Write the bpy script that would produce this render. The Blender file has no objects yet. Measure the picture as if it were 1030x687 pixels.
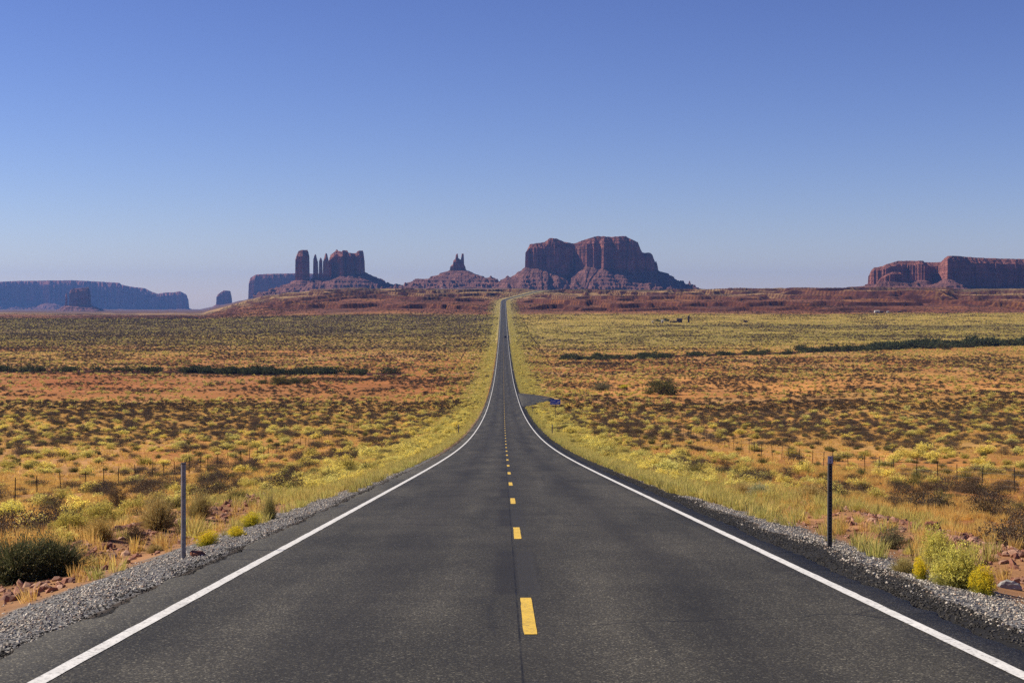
import bpy, math, random
import numpy as np
from mathutils import Vector

random.seed(7)
RNG = np.random.default_rng(11)
scene = bpy.context.scene
COL = scene.collection
PI = math.pi

# ------------------------------------------------------------------ camera
F = 1600.0                      # focal length in photograph pixels (1030 wide)
CAMX, CAMZ = -0.245, 1.83       # the camera stands left of the centre line, 1.83 m over the asphalt
cam_d = bpy.data.cameras.new('camera')
cam = bpy.data.objects.new('camera', cam_d)
COL.objects.link(cam)
cam_d.sensor_width = 36.0
cam_d.lens = F / 1030.0 * 36.0
cam_d.clip_start = 0.1
cam_d.clip_end = 60000.0
cam.location = (CAMX, 0.0, CAMZ)
cam.rotation_euler = (math.radians(90) - math.atan(43.5 / F), 0.0, -math.atan(9.0 / F))
scene.camera = cam

# ------------------------------------------------------------------ light
SUN_AZ, SUN_EL = math.radians(-78.0), math.radians(39.0)   # left and a little beyond
SUN_STRENGTH, SKY_STRENGTH = 5.0, 0.085
world = bpy.data.worlds.new('World')
scene.world = world
world.use_nodes = True
wn = world.node_tree
wn.nodes.clear()
w_out = wn.nodes.new('ShaderNodeOutputWorld')
w_bg = wn.nodes.new('ShaderNodeBackground')
w_sky = wn.nodes.new('ShaderNodeTexSky')
w_sky.sky_type = 'NISHITA'
w_sky.sun_disc = False
w_sky.sun_elevation = SUN_EL
w_sky.sun_rotation = SUN_AZ
w_sky.altitude = 1600
w_sky.air_density = 1.0
w_sky.dust_density = 0.3
w_sky.ozone_density = 4.0
w_bg.inputs['Strength'].default_value = SKY_STRENGTH
# a deeper, bluer desert sky: steeper response in red and green than in blue
w_sep = wn.nodes.new('ShaderNodeSeparateColor'); w_com = wn.nodes.new('ShaderNodeCombineColor')
wn.links.new(w_sky.outputs[0], w_sep.inputs[0])
for ch, gam, gain in ((0, 1.36, 1.18), (1, 1.43, 1.03), (2, 1.34, 1.16)):
    w_m = wn.nodes.new('ShaderNodeMath'); w_m.operation = 'MULTIPLY'; w_m.inputs[1].default_value = SKY_STRENGTH
    w_p = wn.nodes.new('ShaderNodeMath'); w_p.operation = 'POWER'; w_p.inputs[1].default_value = gam
    w_k = wn.nodes.new('ShaderNodeMath'); w_k.operation = 'MULTIPLY'; w_k.inputs[1].default_value = gain / SKY_STRENGTH
    wn.links.new(w_sep.outputs[ch], w_m.inputs[0]); wn.links.new(w_m.outputs[0], w_p.inputs[0])
    wn.links.new(w_p.outputs[0], w_k.inputs[0]); wn.links.new(w_k.outputs[0], w_com.inputs[ch])
wn.links.new(w_com.outputs[0], w_bg.inputs['Color'])
wn.links.new(w_bg.outputs[0], w_out.inputs['Surface'])

sun_d = bpy.data.lights.new('sun', 'SUN')
sun_d.energy = SUN_STRENGTH
sun_d.angle = math.radians(0.53)
sun_d.color = (1.0, 0.90, 0.74)
sun = bpy.data.objects.new('sun', sun_d)
COL.objects.link(sun)
to_sun = Vector((math.sin(SUN_AZ) * math.cos(SUN_EL), math.cos(SUN_AZ) * math.cos(SUN_EL), math.sin(SUN_EL)))
sun.rotation_euler = to_sun.to_track_quat('Z', 'Y').to_euler()
sun.location = (-30, 0, 60)

scene.view_settings.view_transform = 'Standard'
scene.view_settings.look = 'None'
scene.view_settings.exposure = 0.38
scene.view_settings.gamma = 1.0
scene.view_settings.use_curve_mapping = False
scene.render.engine = 'CYCLES'
scene.cycles.max_bounces = 5
scene.cycles.diffuse_bounces = 3
scene.cycles.transparent_max_bounces = 4
scene.cycles.volume_bounces = 0
scene.cycles.use_denoising = False

# ------------------------------------------------------------------ numeric helpers
def smooth(a, b, x):
    t = np.clip((np.asarray(x, float) - a) / (b - a), 0, 1)
    return t * t * (3 - 2 * t)

def _hash(ix, iy, seed):
    h = (ix.astype(np.int64) * 374761393 + iy.astype(np.int64) * 668265263 + seed * 974634777) & 0xFFFFFFFF
    h = ((h ^ (h >> 13)) * 1274126177) & 0xFFFFFFFF
    h = (h ^ (h >> 16)) & 0xFFFFFFFF
    return h / 4294967295.0

def vnoise(x, y, seed=0):
    """value noise in 0..1"""
    x = np.asarray(x, float); y = np.asarray(y, float)
    x, y = np.broadcast_arrays(x, y)
    ix = np.floor(x); iy = np.floor(y)
    fx = x - ix; fy = y - iy
    fx = fx * fx * (3 - 2 * fx); fy = fy * fy * (3 - 2 * fy)
    a = _hash(ix, iy, seed); b = _hash(ix + 1, iy, seed)
    c = _hash(ix, iy + 1, seed); d = _hash(ix + 1, iy + 1, seed)
    return (a * (1 - fx) + b * fx) * (1 - fy) + (c * (1 - fx) + d * fx) * fy

def fbm(x, y, seed=0, octaves=4, gain=0.5):
    """-1..1"""
    s = 0; amp = 1.0; tot = 0
    for o in range(octaves):
        s = s + amp * (vnoise(x * 2 ** o + 17.3 * o, y * 2 ** o - 9.1 * o, seed + o) * 2 - 1)
        tot += amp; amp *= gain
    return s / tot

# ------------------------------------------------------------------ the lie of the land
_pk = np.array([(-400, 26.0), (-60, 3.1), (0, -1.83), (42, -5.27), (100, -9.95), (154, -13.8), (208, -17.1),
                (270, -20.4), (340, -23.6), (417, -26.3), (540, -29.9), (651, -32.1), (800, -33.6), (950, -34.2),
                (1097, -34.2), (1350, -33.2), (1646, -30.5), (1950, -25.5), (2250, -19.0), (2550, -11.8),
                (2800, -5.8), (2900, -3.4), (3050, 0.3), (3250, 6.2), (3450, 12.4), (3600, 16.6), (3800, 19.0),
                (4500, 23.0), (6000, 30.0), (9000, 40.0), (17000, 60.0)])
def _pchip(xk, yk, x):
    h = np.diff(xk); d = np.diff(yk) / h
    m = np.zeros_like(xk)
    for i in range(1, len(xk) - 1):
        if d[i - 1] * d[i] > 0:
            w1 = 2 * h[i] + h[i - 1]; w2 = h[i] + 2 * h[i - 1]
            m[i] = (w1 + w2) / (w1 / d[i - 1] + w2 / d[i])
    m[0] = d[0]; m[-1] = d[-1]
    j = np.clip(np.searchsorted(xk, x) - 1, 0, len(xk) - 2)
    t = (x - xk[j]) / h[j]
    return ((2 * t ** 3 - 3 * t ** 2 + 1) * yk[j] + (t ** 3 - 2 * t ** 2 + t) * h[j] * m[j]
            + (-2 * t ** 3 + 3 * t ** 2) * yk[j + 1] + (t ** 3 - t ** 2) * h[j] * m[j + 1])
_gy = np.arange(-400, 17001, 2.0)
_gz = _pchip(_pk[:, 0], _pk[:, 1], _gy)
_k = np.exp(-0.5 * (np.arange(-30, 31) * 2 / 22.0) ** 2); _k /= _k.sum()
_gz = np.convolve(np.pad(_gz, 30, mode='edge'), _k, mode='valid') + CAMZ
_gz[_gy < 60] = (_pchip(_pk[:, 0], _pk[:, 1], _gy) + CAMZ)[_gy < 60] * 1.0
_k2 = np.exp(-0.5 * (np.arange(-8, 9) * 2 / 7.0) ** 2); _k2 /= _k2.sum()
_gz = np.convolve(np.pad(_gz, 8, mode='edge'), _k2, mode='valid')

def road_z(y): return np.interp(y, _gy, _gz)
def road_x(y):
    t = (np.asarray(y, float) - 2950.0) / 55.0
    return 0.128 * 55.0 * np.where(t > 30, t, np.log1p(np.exp(np.clip(t, -40, 30))))

_LY = np.array([0, 1700, 2200, 3000, 5000, 8000, 11000, 17000.])
_LZ = np.array([-30, -29.5, -29.0, -35.5, -48, -68, -84, -120.]) + CAMZ
_DX = np.array([0, 4.0, 4.3, 5, 6, 7, 9, 12, 25, 60, 150, 400])
_DL = np.array([.07, .07, .06, .12, .32, .55, .85, 1.15, 2.1, 2.2, 1.2, 0])
_DR = np.array([.07, .07, .06, .10, .25, .45, .7, .95, 1.6, 1.7, 1.0, 0])
def bearing(x, y): return 506.0 + F * (x - CAMX) / np.maximum(y, 30.0)
def far_left(x, y):
    X = bearing(x, y) + 10 * fbm(np.asarray(x) / 160., np.asarray(y) / 240., 5, 3)
    c = np.interp(X, [206, 218, 250, 272, 321, 352], [0, .14, .53, .74, .94, 1])
    return (1 - c) * smooth(1650, 2500, y)

def wash_left(x): return 742 + 16 * fbm(x / 60., x * 0 + 3., 31, 3)
def wash_right(x): return 918 + 0.62 * x + 18 * fbm(x / 70., x * 0 + 8., 32, 3)

def turnout_x(y): return np.interp(y, [346, 352, 362, 385, 405, 420, 436, 455, 470, 476], [0, 3.9, 6, 9.5, 12.5, 13.2, 11.5, 8, 3.9, 0])

def terrain_z(x, y):
    x = np.asarray(x, float); y = np.asarray(y, float)
    x, y = np.broadcast_arrays(x, y)
    r = road_z(y); xr = road_x(y); s = x - xr; d = np.abs(s)
    fl = far_left(x, y)
    z = r + (np.interp(y, _LY, _LZ) - r) * fl
    drop = np.where(s < 0, np.interp(d, _DX, _DL), np.interp(d, _DX, _DR))
    to = turnout_x(y) + 1.0 * (turnout_x(y) > 0)
    seat = (1 - smooth(0, 5, x - to)) * (x > 0) * smooth(336, 352, y) * (1 - smooth(470, 486, y))
    drop = drop * (1 - seat) + .09 * seat
    z = z - drop * (1 - 0.6 * smooth(1200, 2500, y))
    away = smooth(6.0, 12.0, d)
    z = z + away * 0.10 * fbm(x / 1.9, y / 1.9, 41, 3) * (1 - smooth(150, 400, y))
    z = z + away * 0.28 * fbm(x / 9.0, y / 9.0, 42, 3) * (1 - smooth(500, 1500, y))
    z = z + smooth(15, 60, d) * 0.9 * fbm(x / 70.0, y / 90.0, 43, 3)
    z = z + smooth(60, 400, d) * 3.0 * fbm(x / 420.0, y / 420.0, 44, 3) * smooth(500, 1500, y)
    # scraped-up berms of rubble beside the verge
    z = z + 0.33 * np.exp(-((x + 8.6) / 1.0) ** 2) * smooth(24, 33, y) * (1 - smooth(52, 64, y))
    z = z + 0.30 * np.exp(-((x - 8.6) / 1.2) ** 2) * smooth(18, 26, y) * (1 - smooth(50, 60, y))
    # washes with steep cut banks
    wl = (y - wash_left(x)); wr = (y - wash_right(x))
    z = z - smooth(-25, -60, x) * 2.4 * (smooth(-14, -6, wl) * (1 - smooth(9, 12, wl)))
    z = z - smooth(18, 60, x) * 2.6 * (smooth(-16, -7, wr) * (1 - smooth(9, 13, wr)))
    # ledges of the long rise
    ter = smooth(2150, 2500, y) * (1 - smooth(3750, 4200, y)) * smooth(14, 70, d) * (1 - 0.75 * fl)
    warp = 1.2 * fbm(x / 230., y / 520., 51, 4) + 0.45 * fbm(x / 40., y / 90., 52, 4)
    st = 10.0
    f = z / st + warp
    fr = f - np.floor(f)
    zt = st * (np.floor(f) + smooth(0.40, 0.42, fr) * 0.82 + fr * 0.18 - warp)
    f2 = zt / 2.1 + warp * 2
    fr2 = f2 - np.floor(f2)
    zt2 = 2.1 * (np.floor(f2) + smooth(0.4, 0.47, fr2) - warp * 2)
    zt = 0.6 * zt + 0.4 * zt2
    z = z + (zt - z) * ter
    z = z + ter * 2.0 * fbm(x / 90., y / 60., 53, 4)
    # low ledgy ground far away to the left
    lt = fl * smooth(2500, 3000, y)
    z = z + lt * 3.2 * smooth(-.05, .08, fbm(x / 500., y / 180., 61, 4)) + lt * 1.2 * fbm(x / 90., y / 90., 62, 3)
    # bluff at the right
    X = bearing(x, y)
    bl = smooth(780, 800, X) * (1 - smooth(957, 961, X + 3 * fbm(x / 60., y / 60., 71, 3)))
    yb = 3020 + 90 * fbm(x / 110., x * 0, 72, 4) - 1.2 * (X - 880)
    z = z + bl * 9.0 * smooth(yb, yb + 9, y) * (1 - smooth(3350, 3700, y))
    # ridge joining the buttes
    z = z + 6 * smooth(360, 400, X) * (1 - smooth(500, 560, X)) * smooth(5300, 5700, y) * (1 - smooth(6700, 7600, y))
    return z

def cam_point(X, y):
    """a point on the ground seen at bearing X (photograph column) y metres ahead"""
    x = CAMX + (X - 506.0) * y / F
    return x, y, float(terrain_z(x, y))

def ground_at(X, row):
    """ground point seen at photograph pixel X, row"""
    ys = np.concatenate([np.arange(9, 120, 0.1), np.arange(120, 2600, 1.0)])
    xs = CAMX + (X - 506.0) * ys / F
    rows = 300 - F * (terrain_z(xs, ys) - CAMZ) / ys
    i = int(np.argmax(rows <= row))
    return float(xs[i]), float(ys[i]), float(terrain_z(xs[i], ys[i]))

# ------------------------------------------------------------------ mesh helpers
def np_mesh(name, verts, quads=None, tris=None, smooth_shade=False):
    me = bpy.data.meshes.new(name)
    verts = np.asarray(verts, np.float32)
    nq = 0 if quads is None else len(quads); nt = 0 if tris is None else len(tris)
    me.vertices.add(len(verts)); me.vertices.foreach_set('co', verts.ravel())
    idx = []
    starts = []
    if nq:
        idx.append(np.asarray(quads, np.int32).ravel()); starts.append(np.arange(nq) * 4)
    if nt:
        idx.append(np.asarray(tris, np.int32).ravel()); starts.append(nq * 4 + np.arange(nt) * 3)
    idx = np.concatenate(idx); starts = np.concatenate(starts).astype(np.int32)
    me.loops.add(len(idx)); me.loops.foreach_set('vertex_index', idx)
    me.polygons.add(nq + nt); me.polygons.foreach_set('loop_start', starts)
    me.update(calc_edges=True)
    me.polygons.foreach_set('use_smooth', np.full(nq + nt, smooth_shade))
    return me

def color_attr(me, name, rgb):
    rgb = np.asarray(rgb, np.float32)
    a = me.attributes.new(name, 'FLOAT_COLOR', 'POINT')
    out = np.ones((len(rgb), 4), np.float32); out[:, :3] = rgb
    a.data.foreach_set('color', out.ravel())

def float_attr(me, name, v):
    a = me.attributes.new(name, 'FLOAT', 'POINT')
    a.data.foreach_set('value', np.asarray(v, np.float32).ravel())

def link(name, me, mats, parent=None, loc=None):
    o = bpy.data.objects.new(name, me)
    COL.objects.link(o)
    if not isinstance(mats, (list, tuple)): mats = [mats]
    for m in mats:
        if m is not None and me is not None and len(me.materials) < len(mats): me.materials.append(m)
    if parent is not None: o.parent = parent
    if loc is not None: o.location = loc
    return o

def empty(name, loc=(0, 0, 0), rz=0.0):
    o = bpy.data.objects.new(name, None)
    o.empty_display_size = 0.2
    COL.objects.link(o)
    o.location = loc; o.rotation_euler = (0, 0, rz)
    return o

def tag(o, label=None, cat=None, group=None, kind=None):
    if label: o['label'] = label
    if cat: o['category'] = cat
    if group: o['group'] = group
    if kind: o['kind'] = kind
    return o

class MB:
    """collects simple solids into one mesh"""
    def __init__(s): s.v = []; s.q = []; s.t = []; s.n = 0
    def add(s, v, q=(), t=()):
        s.v.append(np.asarray(v, float)); s.q += [[a + s.n for a in f] for f in q]; s.t += [[a + s.n for a in f] for f in t]
        s.n += len(v)
    def box(s, x0, x1, y0, y1, z0, z1, taper=0.0, taper_y=None):
        if taper_y is None: taper_y = taper
        a, b = taper, taper_y
        s.add([(x0, y0, z0), (x1, y0, z0), (x1, y1, z0), (x0, y1, z0),
               (x0 + a, y0 + b, z1), (x1 - a, y0 + b, z1), (x1 - a, y1 - b, z1), (x0 + a, y1 - b, z1)],
              [(0, 3, 2, 1), (4, 5, 6, 7), (0, 1, 5, 4), (1, 2, 6, 5), (2, 3, 7, 6), (3, 0, 4, 7)])
        return s
    def tube(s, p, q, r, n=8, r2=None, caps=True):
        p = np.array(p, float); q = np.array(q, float); r2 = r if r2 is None else r2
        d = q - p; d /= np.linalg.norm(d)
        u = np.cross(d, (0, 0, 1.0)) if abs(d[2]) < .9 else np.cross(d, (1.0, 0, 0)); u /= np.linalg.norm(u); w = np.cross(d, u)
        a = np.arange(n) * 2 * PI / n
        ring = np.cos(a)[:, None] * u + np.sin(a)[:, None] * w
        v = np.concatenate([p + ring * r, q + ring * r2, [p], [q]])
        qs = [(i, (i + 1) % n, n + (i + 1) % n, n + i) for i in range(n)]
        ts = ([(i, 2 * n, (i + 1) % n) for i in range(n)] + [(n + i, n + (i + 1) % n, 2 * n + 1) for i in range(n)]) if caps else []
        s.add(v, qs, ts); return s
    def prism(s, pts, x0, x1):
        """profile in (y, z) extruded in x"""
        n = len(pts)
        v = [(x0, a, b) for a, b in pts] + [(x1, a, b) for a, b in pts]
        s.add(v, [(i, (i + 1) % n, n + (i + 1) % n, n + i) for i in range(n)])
        base = s.n - 2 * n
        c0 = s.n; m = np.mean(pts, axis=0)
        s.add([(x0, m[0], m[1]), (x1, m[0], m[1])])
        for i in range(n):
            s.t.append([base + (i + 1) % n, base + i, c0]); s.t.append([base + n + i, base + n + (i + 1) % n, c0 + 1])
        return s
    def build(s, name, mat, parent=None, loc=None, smooth_shade=False):
        me = np_mesh(name, np.concatenate(s.v), s.q or None, s.t or None, smooth_shade)
        return link(name, me, mat, parent, loc)

# ------------------------------------------------------------------ materials
def new_mat(name):
    m = bpy.data.materials.new(name); m.use_nodes = True
    nt = m.node_tree; nt.nodes.clear()
    return m, nt

class N:
    """short way of writing node graphs"""
    def __init__(s, nt): s.nt = nt
    def node(s, t, **kw):
        n = s.nt.nodes.new(t)
        for k, v in kw.items(): setattr(n, k, v)
        return n
    def put(s, sock, v):
        if isinstance(v, bpy.types.NodeSocket): s.nt.links.new(v, sock)
        elif v is not None:
            if sock.type == 'RGBA' and len(v) == 3: v = (*v, 1)
            sock.default_value = v
    def math(s, op, a, b=None, c=None, clamp=False):
        n = s.node('ShaderNodeMath', operation=op, use_clamp=clamp)
        s.put(n.inputs[0], a)
        if b is not None: s.put(n.inputs[1], b)
        if c is not None: s.put(n.inputs[2], c)
        return n.outputs[0]
    def mix(s, f, a, b, mode='MIX'):
        n = s.node('ShaderNodeMix', data_type='RGBA', blend_type=mode)
        s.put(n.inputs[0], f); s.put(n.inputs[6], a); s.put(n.inputs[7], b)
        return n.outputs[2]
    def noise(s, vec, scale, detail=3, rough=0.55, dist=0.0):
        n = s.node('ShaderNodeTexNoise'); s.put(n.inputs['Vector'], vec)
        n.inputs['Scale'].default_value = scale; n.inputs['Detail'].default_value = detail
        n.inputs['Roughness'].default_value = rough; n.inputs['Distortion'].default_value = dist
        return n.outputs['Fac']
    def voronoi(s, vec, scale, feature='F1', rnd=1.0):
        n = s.node('ShaderNodeTexVoronoi', feature=feature); s.put(n.inputs['Vector'], vec)
        n.inputs['Scale'].default_value = scale; n.inputs['Randomness'].default_value = rnd
        return n
    def ramp(s, f, stops, interp='LINEAR'):
        n = s.node('ShaderNodeValToRGB'); s.put(n.inputs[0], f)
        cr = n.color_ramp; cr.interpolation = interp
        while len(cr.elements) < len(stops): cr.elements.new(0.5)
        for e, (p, c) in zip(cr.elements, stops):
            e.position = p
            e.color = (*c, 1) if isinstance(c, (tuple, list)) else (c, c, c, 1)
        return n.outputs[0]
    def remap(s, v, a, b, c=0.0, d=1.0):
        n = s.node('ShaderNodeMapRange', clamp=True); s.put(n.inputs[0], v)
        for i, t in enumerate((a, b, c, d)): n.inputs[i + 1].default_value = t
        return n.outputs[0]
    def coords(s):
        return s.node('ShaderNodeTexCoord').outputs['Object']
    def scale_vec(s, vec, sc):
        n = s.node('ShaderNodeMapping'); s.put(n.inputs['Vector'], vec); n.inputs['Scale'].default_value = sc
        return n.outputs[0]
    def bump(s, h, strength, dist):
        n = s.node('ShaderNodeBump'); s.put(n.inputs['Height'], h)
        n.inputs['Strength'].default_value = strength; n.inputs['Distance'].default_value = dist
        return n.outputs[0]
    def surface(s, color, rough=0.85, normal=None, spec=0.3, metal=0.0, translucent=None):
        b = s.node('ShaderNodeBsdfPrincipled')
        s.put(b.inputs['Base Color'], color); s.put(b.inputs['Roughness'], rough)
        b.inputs['Specular IOR Level'].default_value = spec; b.inputs['Metallic'].default_value = metal
        if normal is not None: s.put(b.inputs['Normal'], normal)
        out = s.node('ShaderNodeOutputMaterial')
        if translucent:
            t = s.node('ShaderNodeBsdfTranslucent'); s.put(t.inputs['Color'], color)
            m = s.node('ShaderNodeMixShader'); m.inputs[0].default_value = translucent
            s.nt.links.new(b.outputs[0], m.inputs[1]); s.nt.links.new(t.outputs[0], m.inputs[2])
            s.nt.links.new(m.outputs[0], out.inputs['Surface'])
        else:
            s.nt.links.new(b.outputs[0], out.inputs['Surface'])
        return b

def mat_ground():
    m, nt = new_mat('desert_ground'); n = N(nt)
    v = n.coords()
    col = n.node('ShaderNodeAttribute', attribute_name='soil').outputs['Color']
    grav = n.node('ShaderNodeAttribute', attribute_name='gravel').outputs['Fac']
    mid = n.noise(v, 0.9, 5, 0.6)
    fine = n.noise(v, 14.0, 4, 0.65)
    big = n.noise(v, 0.035, 7, 0.72)
    c = n.mix(1.0, col, n.ramp(big, [(0.3, 0.55), (0.7, 1.35)]), 'MULTIPLY')
    c = n.mix(1.0, c, n.ramp(mid, [(0.3, 0.72), (0.7, 1.22)]), 'MULTIPLY')
    c = n.mix(1.0, c, n.ramp(fine, [(0.3, 0.75), (0.72, 1.2)]), 'MULTIPLY')
    # grit and small stones
    vo = n.voronoi(v, 26.0)
    cell = n.node('ShaderNodeSeparateColor'); nt.links.new(vo.outputs['Color'], cell.inputs[0])
    stone = n.ramp(cell.outputs[0], [(0.0, (0.035, 0.036, 0.042)), (0.35, (0.13, 0.13, 0.14)), (0.7, (0.30, 0.29, 0.28)), (1.0, (0.55, 0.53, 0.49))])
    edge = n.remap(vo.outputs['Distance'], 0.25, 0.6, 1.0, 0.45)
    stone = n.mix(1.0, stone, n.mix(edge, (0, 0, 0), (1, 1, 1)), 'MULTIPLY')
    gm = n.remap(n.math('ADD', grav, n.math('MULTIPLY', n.math('SUBTRACT', mid, 0.5), 1.1)), 0.38, 0.62)
    c = n.mix(gm, c, stone)
    h = n.math('ADD', n.math('MULTIPLY', fine, 0.5), n.math('MULTIPLY', n.math('SUBTRACT', 1.0, vo.outputs['Distance']), n.math('ADD', 0.25, gm)))
    n.surface(c, 0.95, n.bump(h, 0.7, 0.03), 0.15)
    return m

def mat_asphalt():
    m, nt = new_mat('asphalt'); n = N(nt)
    v = n.coords()
    sep = n.node('ShaderNodeSeparateXYZ'); nt.links.new(v, sep.inputs[0])
    x, y = sep.outputs[0], sep.outputs[1]
    big = n.noise(n.scale_vec(v, (0.9, 0.06, 1)), 1.0, 4, 0.6)
    blot = n.noise(v, 0.7, 4, 0.6)
    fine = n.noise(v, 55.0, 3, 0.7)
    vo = n.voronoi(v, 70.0)
    cell = n.node('ShaderNodeSeparateColor'); nt.links.new(vo.outputs['Color'], cell.inputs[0])
    chip = n.ramp(cell.outputs[0], [(0.0, 0.55), (0.55, 0.9), (0.86, 1.25), (0.96, 2.6), (1.0, 4.5)])
    base = n.ramp(big, [(0.3, (0.036, 0.0335, 0.0245)), (0.7, (0.078, 0.071, 0.053))])
    c = n.mix(1.0, base, n.ramp(blot, [(0.3, 0.84), (0.7, 1.16)]), 'MULTIPLY')
    c = n.mix(1.0, c, chip, 'MULTIPLY')
    c = n.mix(1.0, c, n.ramp(fine, [(0.3, 0.6), (0.7, 1.35)]), 'MULTIPLY')
    # oily lane centres
    ax = n.math('ABSOLUTE', x)
    wob = n.math('MULTIPLY', n.math('SUBTRACT', n.noise(n.scale_vec(v, (1, 0.03, 1)), 1.0, 2), 0.5), 0.9)
    oil = n.math('ABSOLUTE', n.math('SUBTRACT', n.math('ADD', ax, wob), 1.75))
    oilf = n.math('MULTIPLY', n.remap(oil, 0.05, 0.8, 1.0, 0.0), 0.45)
    c = n.mix(oilf, c, (0.022, 0.020, 0.016))
    # sealed patches that follow every painted dash, with a milled strip in them
    yj = n.math('ADD', y, n.math('MULTIPLY', n.math('SUBTRACT', n.noise(v, 5.0, 4, 0.7), 0.5), 0.5))
    ph = n.math('MODULO', n.math('ADD', n.math('SUBTRACT', yj, 17.35), 12.2 * 40), 12.2)
    iny = n.math('MULTIPLY', n.remap(ph, 0.0, 0.3), n.remap(ph, 6.1, 6.45, 1, 0))
    jit = n.math('MULTIPLY', n.math('SUBTRACT', n.noise(v, 4.0, 5, 0.7), 0.5), 0.34)
    inx = n.remap(n.math('ABSOLUTE', n.math('ADD', n.math('ADD', x, 0.08), jit)), 0.20, 0.32, 1, 0)
    patch = n.math('MULTIPLY', n.math('MULTIPLY', inx, iny), 0.62)
    wide = n.math('MULTIPLY', n.remap(n.math('ABSOLUTE', n.math('ADD', x, n.math('MULTIPLY', wob, 0.4))), 0.15, 0.85, 1, 0), 0.45)
    c = n.mix(wide, c, (0.024, 0.022, 0.017))
    c = n.mix(patch, c, n.mix(fine, (0.010, 0.009, 0.008), (0.034, 0.031, 0.026)))
    rx = n.remap(n.math('ABSOLUTE', n.math('SUBTRACT', x, 0.06)), 0.10, 0.14, 1, 0)
    teeth = n.math('SINE', n.math('MULTIPLY', y, 2 * PI / 0.14))
    mill = n.math('MULTIPLY', n.math('MULTIPLY', rx, iny), n.remap(teeth, 0.1, 0.8))
    c = n.mix(n.math('MULTIPLY', mill, 0.35), c, (0.12, 0.115, 0.105))
    # lengthwise seam and thin cracks
    seam = n.remap(n.math('ABSOLUTE', n.math('ADD', x, n.math('ADD', 0.1, n.math('MULTIPLY', jit, 0.05)))), 0.004, 0.014, 1, 0)
    c = n.mix(n.math('MULTIPLY', seam, n.remap(n.noise(v, 1.3, 4), 0.35, 0.6, 0.25, 0.9)), c, (0.008, 0.008, 0.008))
    cn = n.node('ShaderNodeTexVoronoi', feature='DISTANCE_TO_EDGE')
    vv = n.node('ShaderNodeVectorMath', operation='ADD'); nt.links.new(n.scale_vec(v, (0.06, 0.085, 1)), vv.inputs[0])
    dn = n.node('ShaderNodeTexNoise'); nt.links.new(v, dn.inputs['Vector']); dn.inputs['Scale'].default_value = 0.8
    ds = n.node('ShaderNodeVectorMath', operation='SCALE'); nt.links.new(dn.outputs['Color'], ds.inputs[0]); ds.inputs['Scale'].default_value = 0.16
    nt.links.new(ds.outputs[0], vv.inputs[1]); nt.links.new(vv.outputs[0], cn.inputs['Vector']); cn.inputs['Scale'].default_value = 1.0
    crack = n.math('MULTIPLY', n.remap(cn.outputs['Distance'], 0.0007, 0.0034, 1, 0), n.remap(n.noise(v, 0.22, 2), 0.42, 0.50))
    c = n.mix(n.math('MULTIPLY', crack, 0.75), c, (0.008, 0.008, 0.008))
    # old tyre marks
    tn = n.noise(n.scale_vec(v, (3.2, 0.11, 1)), 1.0, 2, 0.5, 0.6)
    tm = n.math('MULTIPLY', n.remap(tn, 0.62, 0.70), n.remap(n.noise(v, 0.12, 2), 0.48, 0.6))
    c = n.mix(n.math('MULTIPLY', tm, 0.30), c, (0.015, 0.015, 0.015))
    h = n.math('ADD', fine, n.math('ADD', n.math('MULTIPLY', n.math('SUBTRACT', 1.0, vo.outputs['Distance']), 0.9), n.math('MULTIPLY', mill, 1.2)))
    n.surface(c, 0.66, n.bump(h, 0.35, 0.005), 0.16)
    return m

def mat_paint(name, col):
    m, nt = new_mat(name); n = N(nt); v = n.coords()
    wear = n.noise(v, 22.0, 5, 0.7)
    spots = n.noise(v, 3.0, 4, 0.6)
    c = n.mix(1.0, col, n.ramp(spots, [(0.3, 0.82), (0.7, 1.05)]), 'MULTIPLY')
    c = n.mix(n.remap(wear, 0.52, 0.70), c, (0.10, 0.095, 0.085))
    n.surface(c, 0.7, n.bump(wear, 0.4, 0.004), 0.3)
    return m

def mat_rock(name, a, b, dark, strata=0.045, vert=0.02):
    m, nt = new_mat(name); n = N(nt); v = n.coords()
    sep = n.node('ShaderNodeSeparateXYZ'); nt.links.new(v, sep.inputs[0])
    wv = n.noise(v, 0.004, 3)
    zz = n.math('ADD', n.math('MULTIPLY', sep.outputs[2], strata), n.math('MULTIPLY', wv, 1.2))
    comb = n.node('ShaderNodeCombineXYZ'); nt.links.new(zz, comb.inputs[2])
    band = n.noise(comb.outputs[0], 1.6, 4, 0.7)
    streak = n.noise(n.scale_vec(v, (1, 1, 0.10)), vert * 2.2, 5, 0.65)
    mott = n.noise(v, 0.03, 6, 0.7)
    c = n.mix(n.remap(band, 0.35, 0.65), a, b)
    c = n.mix(n.remap(streak, 0.50, 0.68, 0, 0.55), c, dark)
    c = n.mix(1.0, c, n.ramp(mott, [(0.3, 0.5), (0.72, 1.55)]), 'MULTIPLY')
    h = n.math('ADD', n.math('MULTIPLY', streak, 1.2), n.math('ADD', band, n.math('MULTIPLY', mott, 1.4)))
    n.surface(c, 0.95, n.bump(h, 1.0, 16.0), 0.1)
    return m

def mat_leaf(name, tones, translucent=0.3, rough=0.75):
    """foliage: the leaf's own tint attribute times a tone that differs from plant to plant"""
    m, nt = new_mat(name); n = N(nt)
    t = n.node('ShaderNodeAttribute', attribute_name='tint').outputs['Color']
    r = n.node('ShaderNodeObjectInfo').outputs['Random']
    k = len(tones)
    c = n.mix(1.0, t, n.ramp(r, [(i / max(1, k - 1), q) for i, q in enumerate(tones)]), 'MULTIPLY')
    n.surface(c, rough, None, 0.15, translucent=translucent)
    return m

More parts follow.
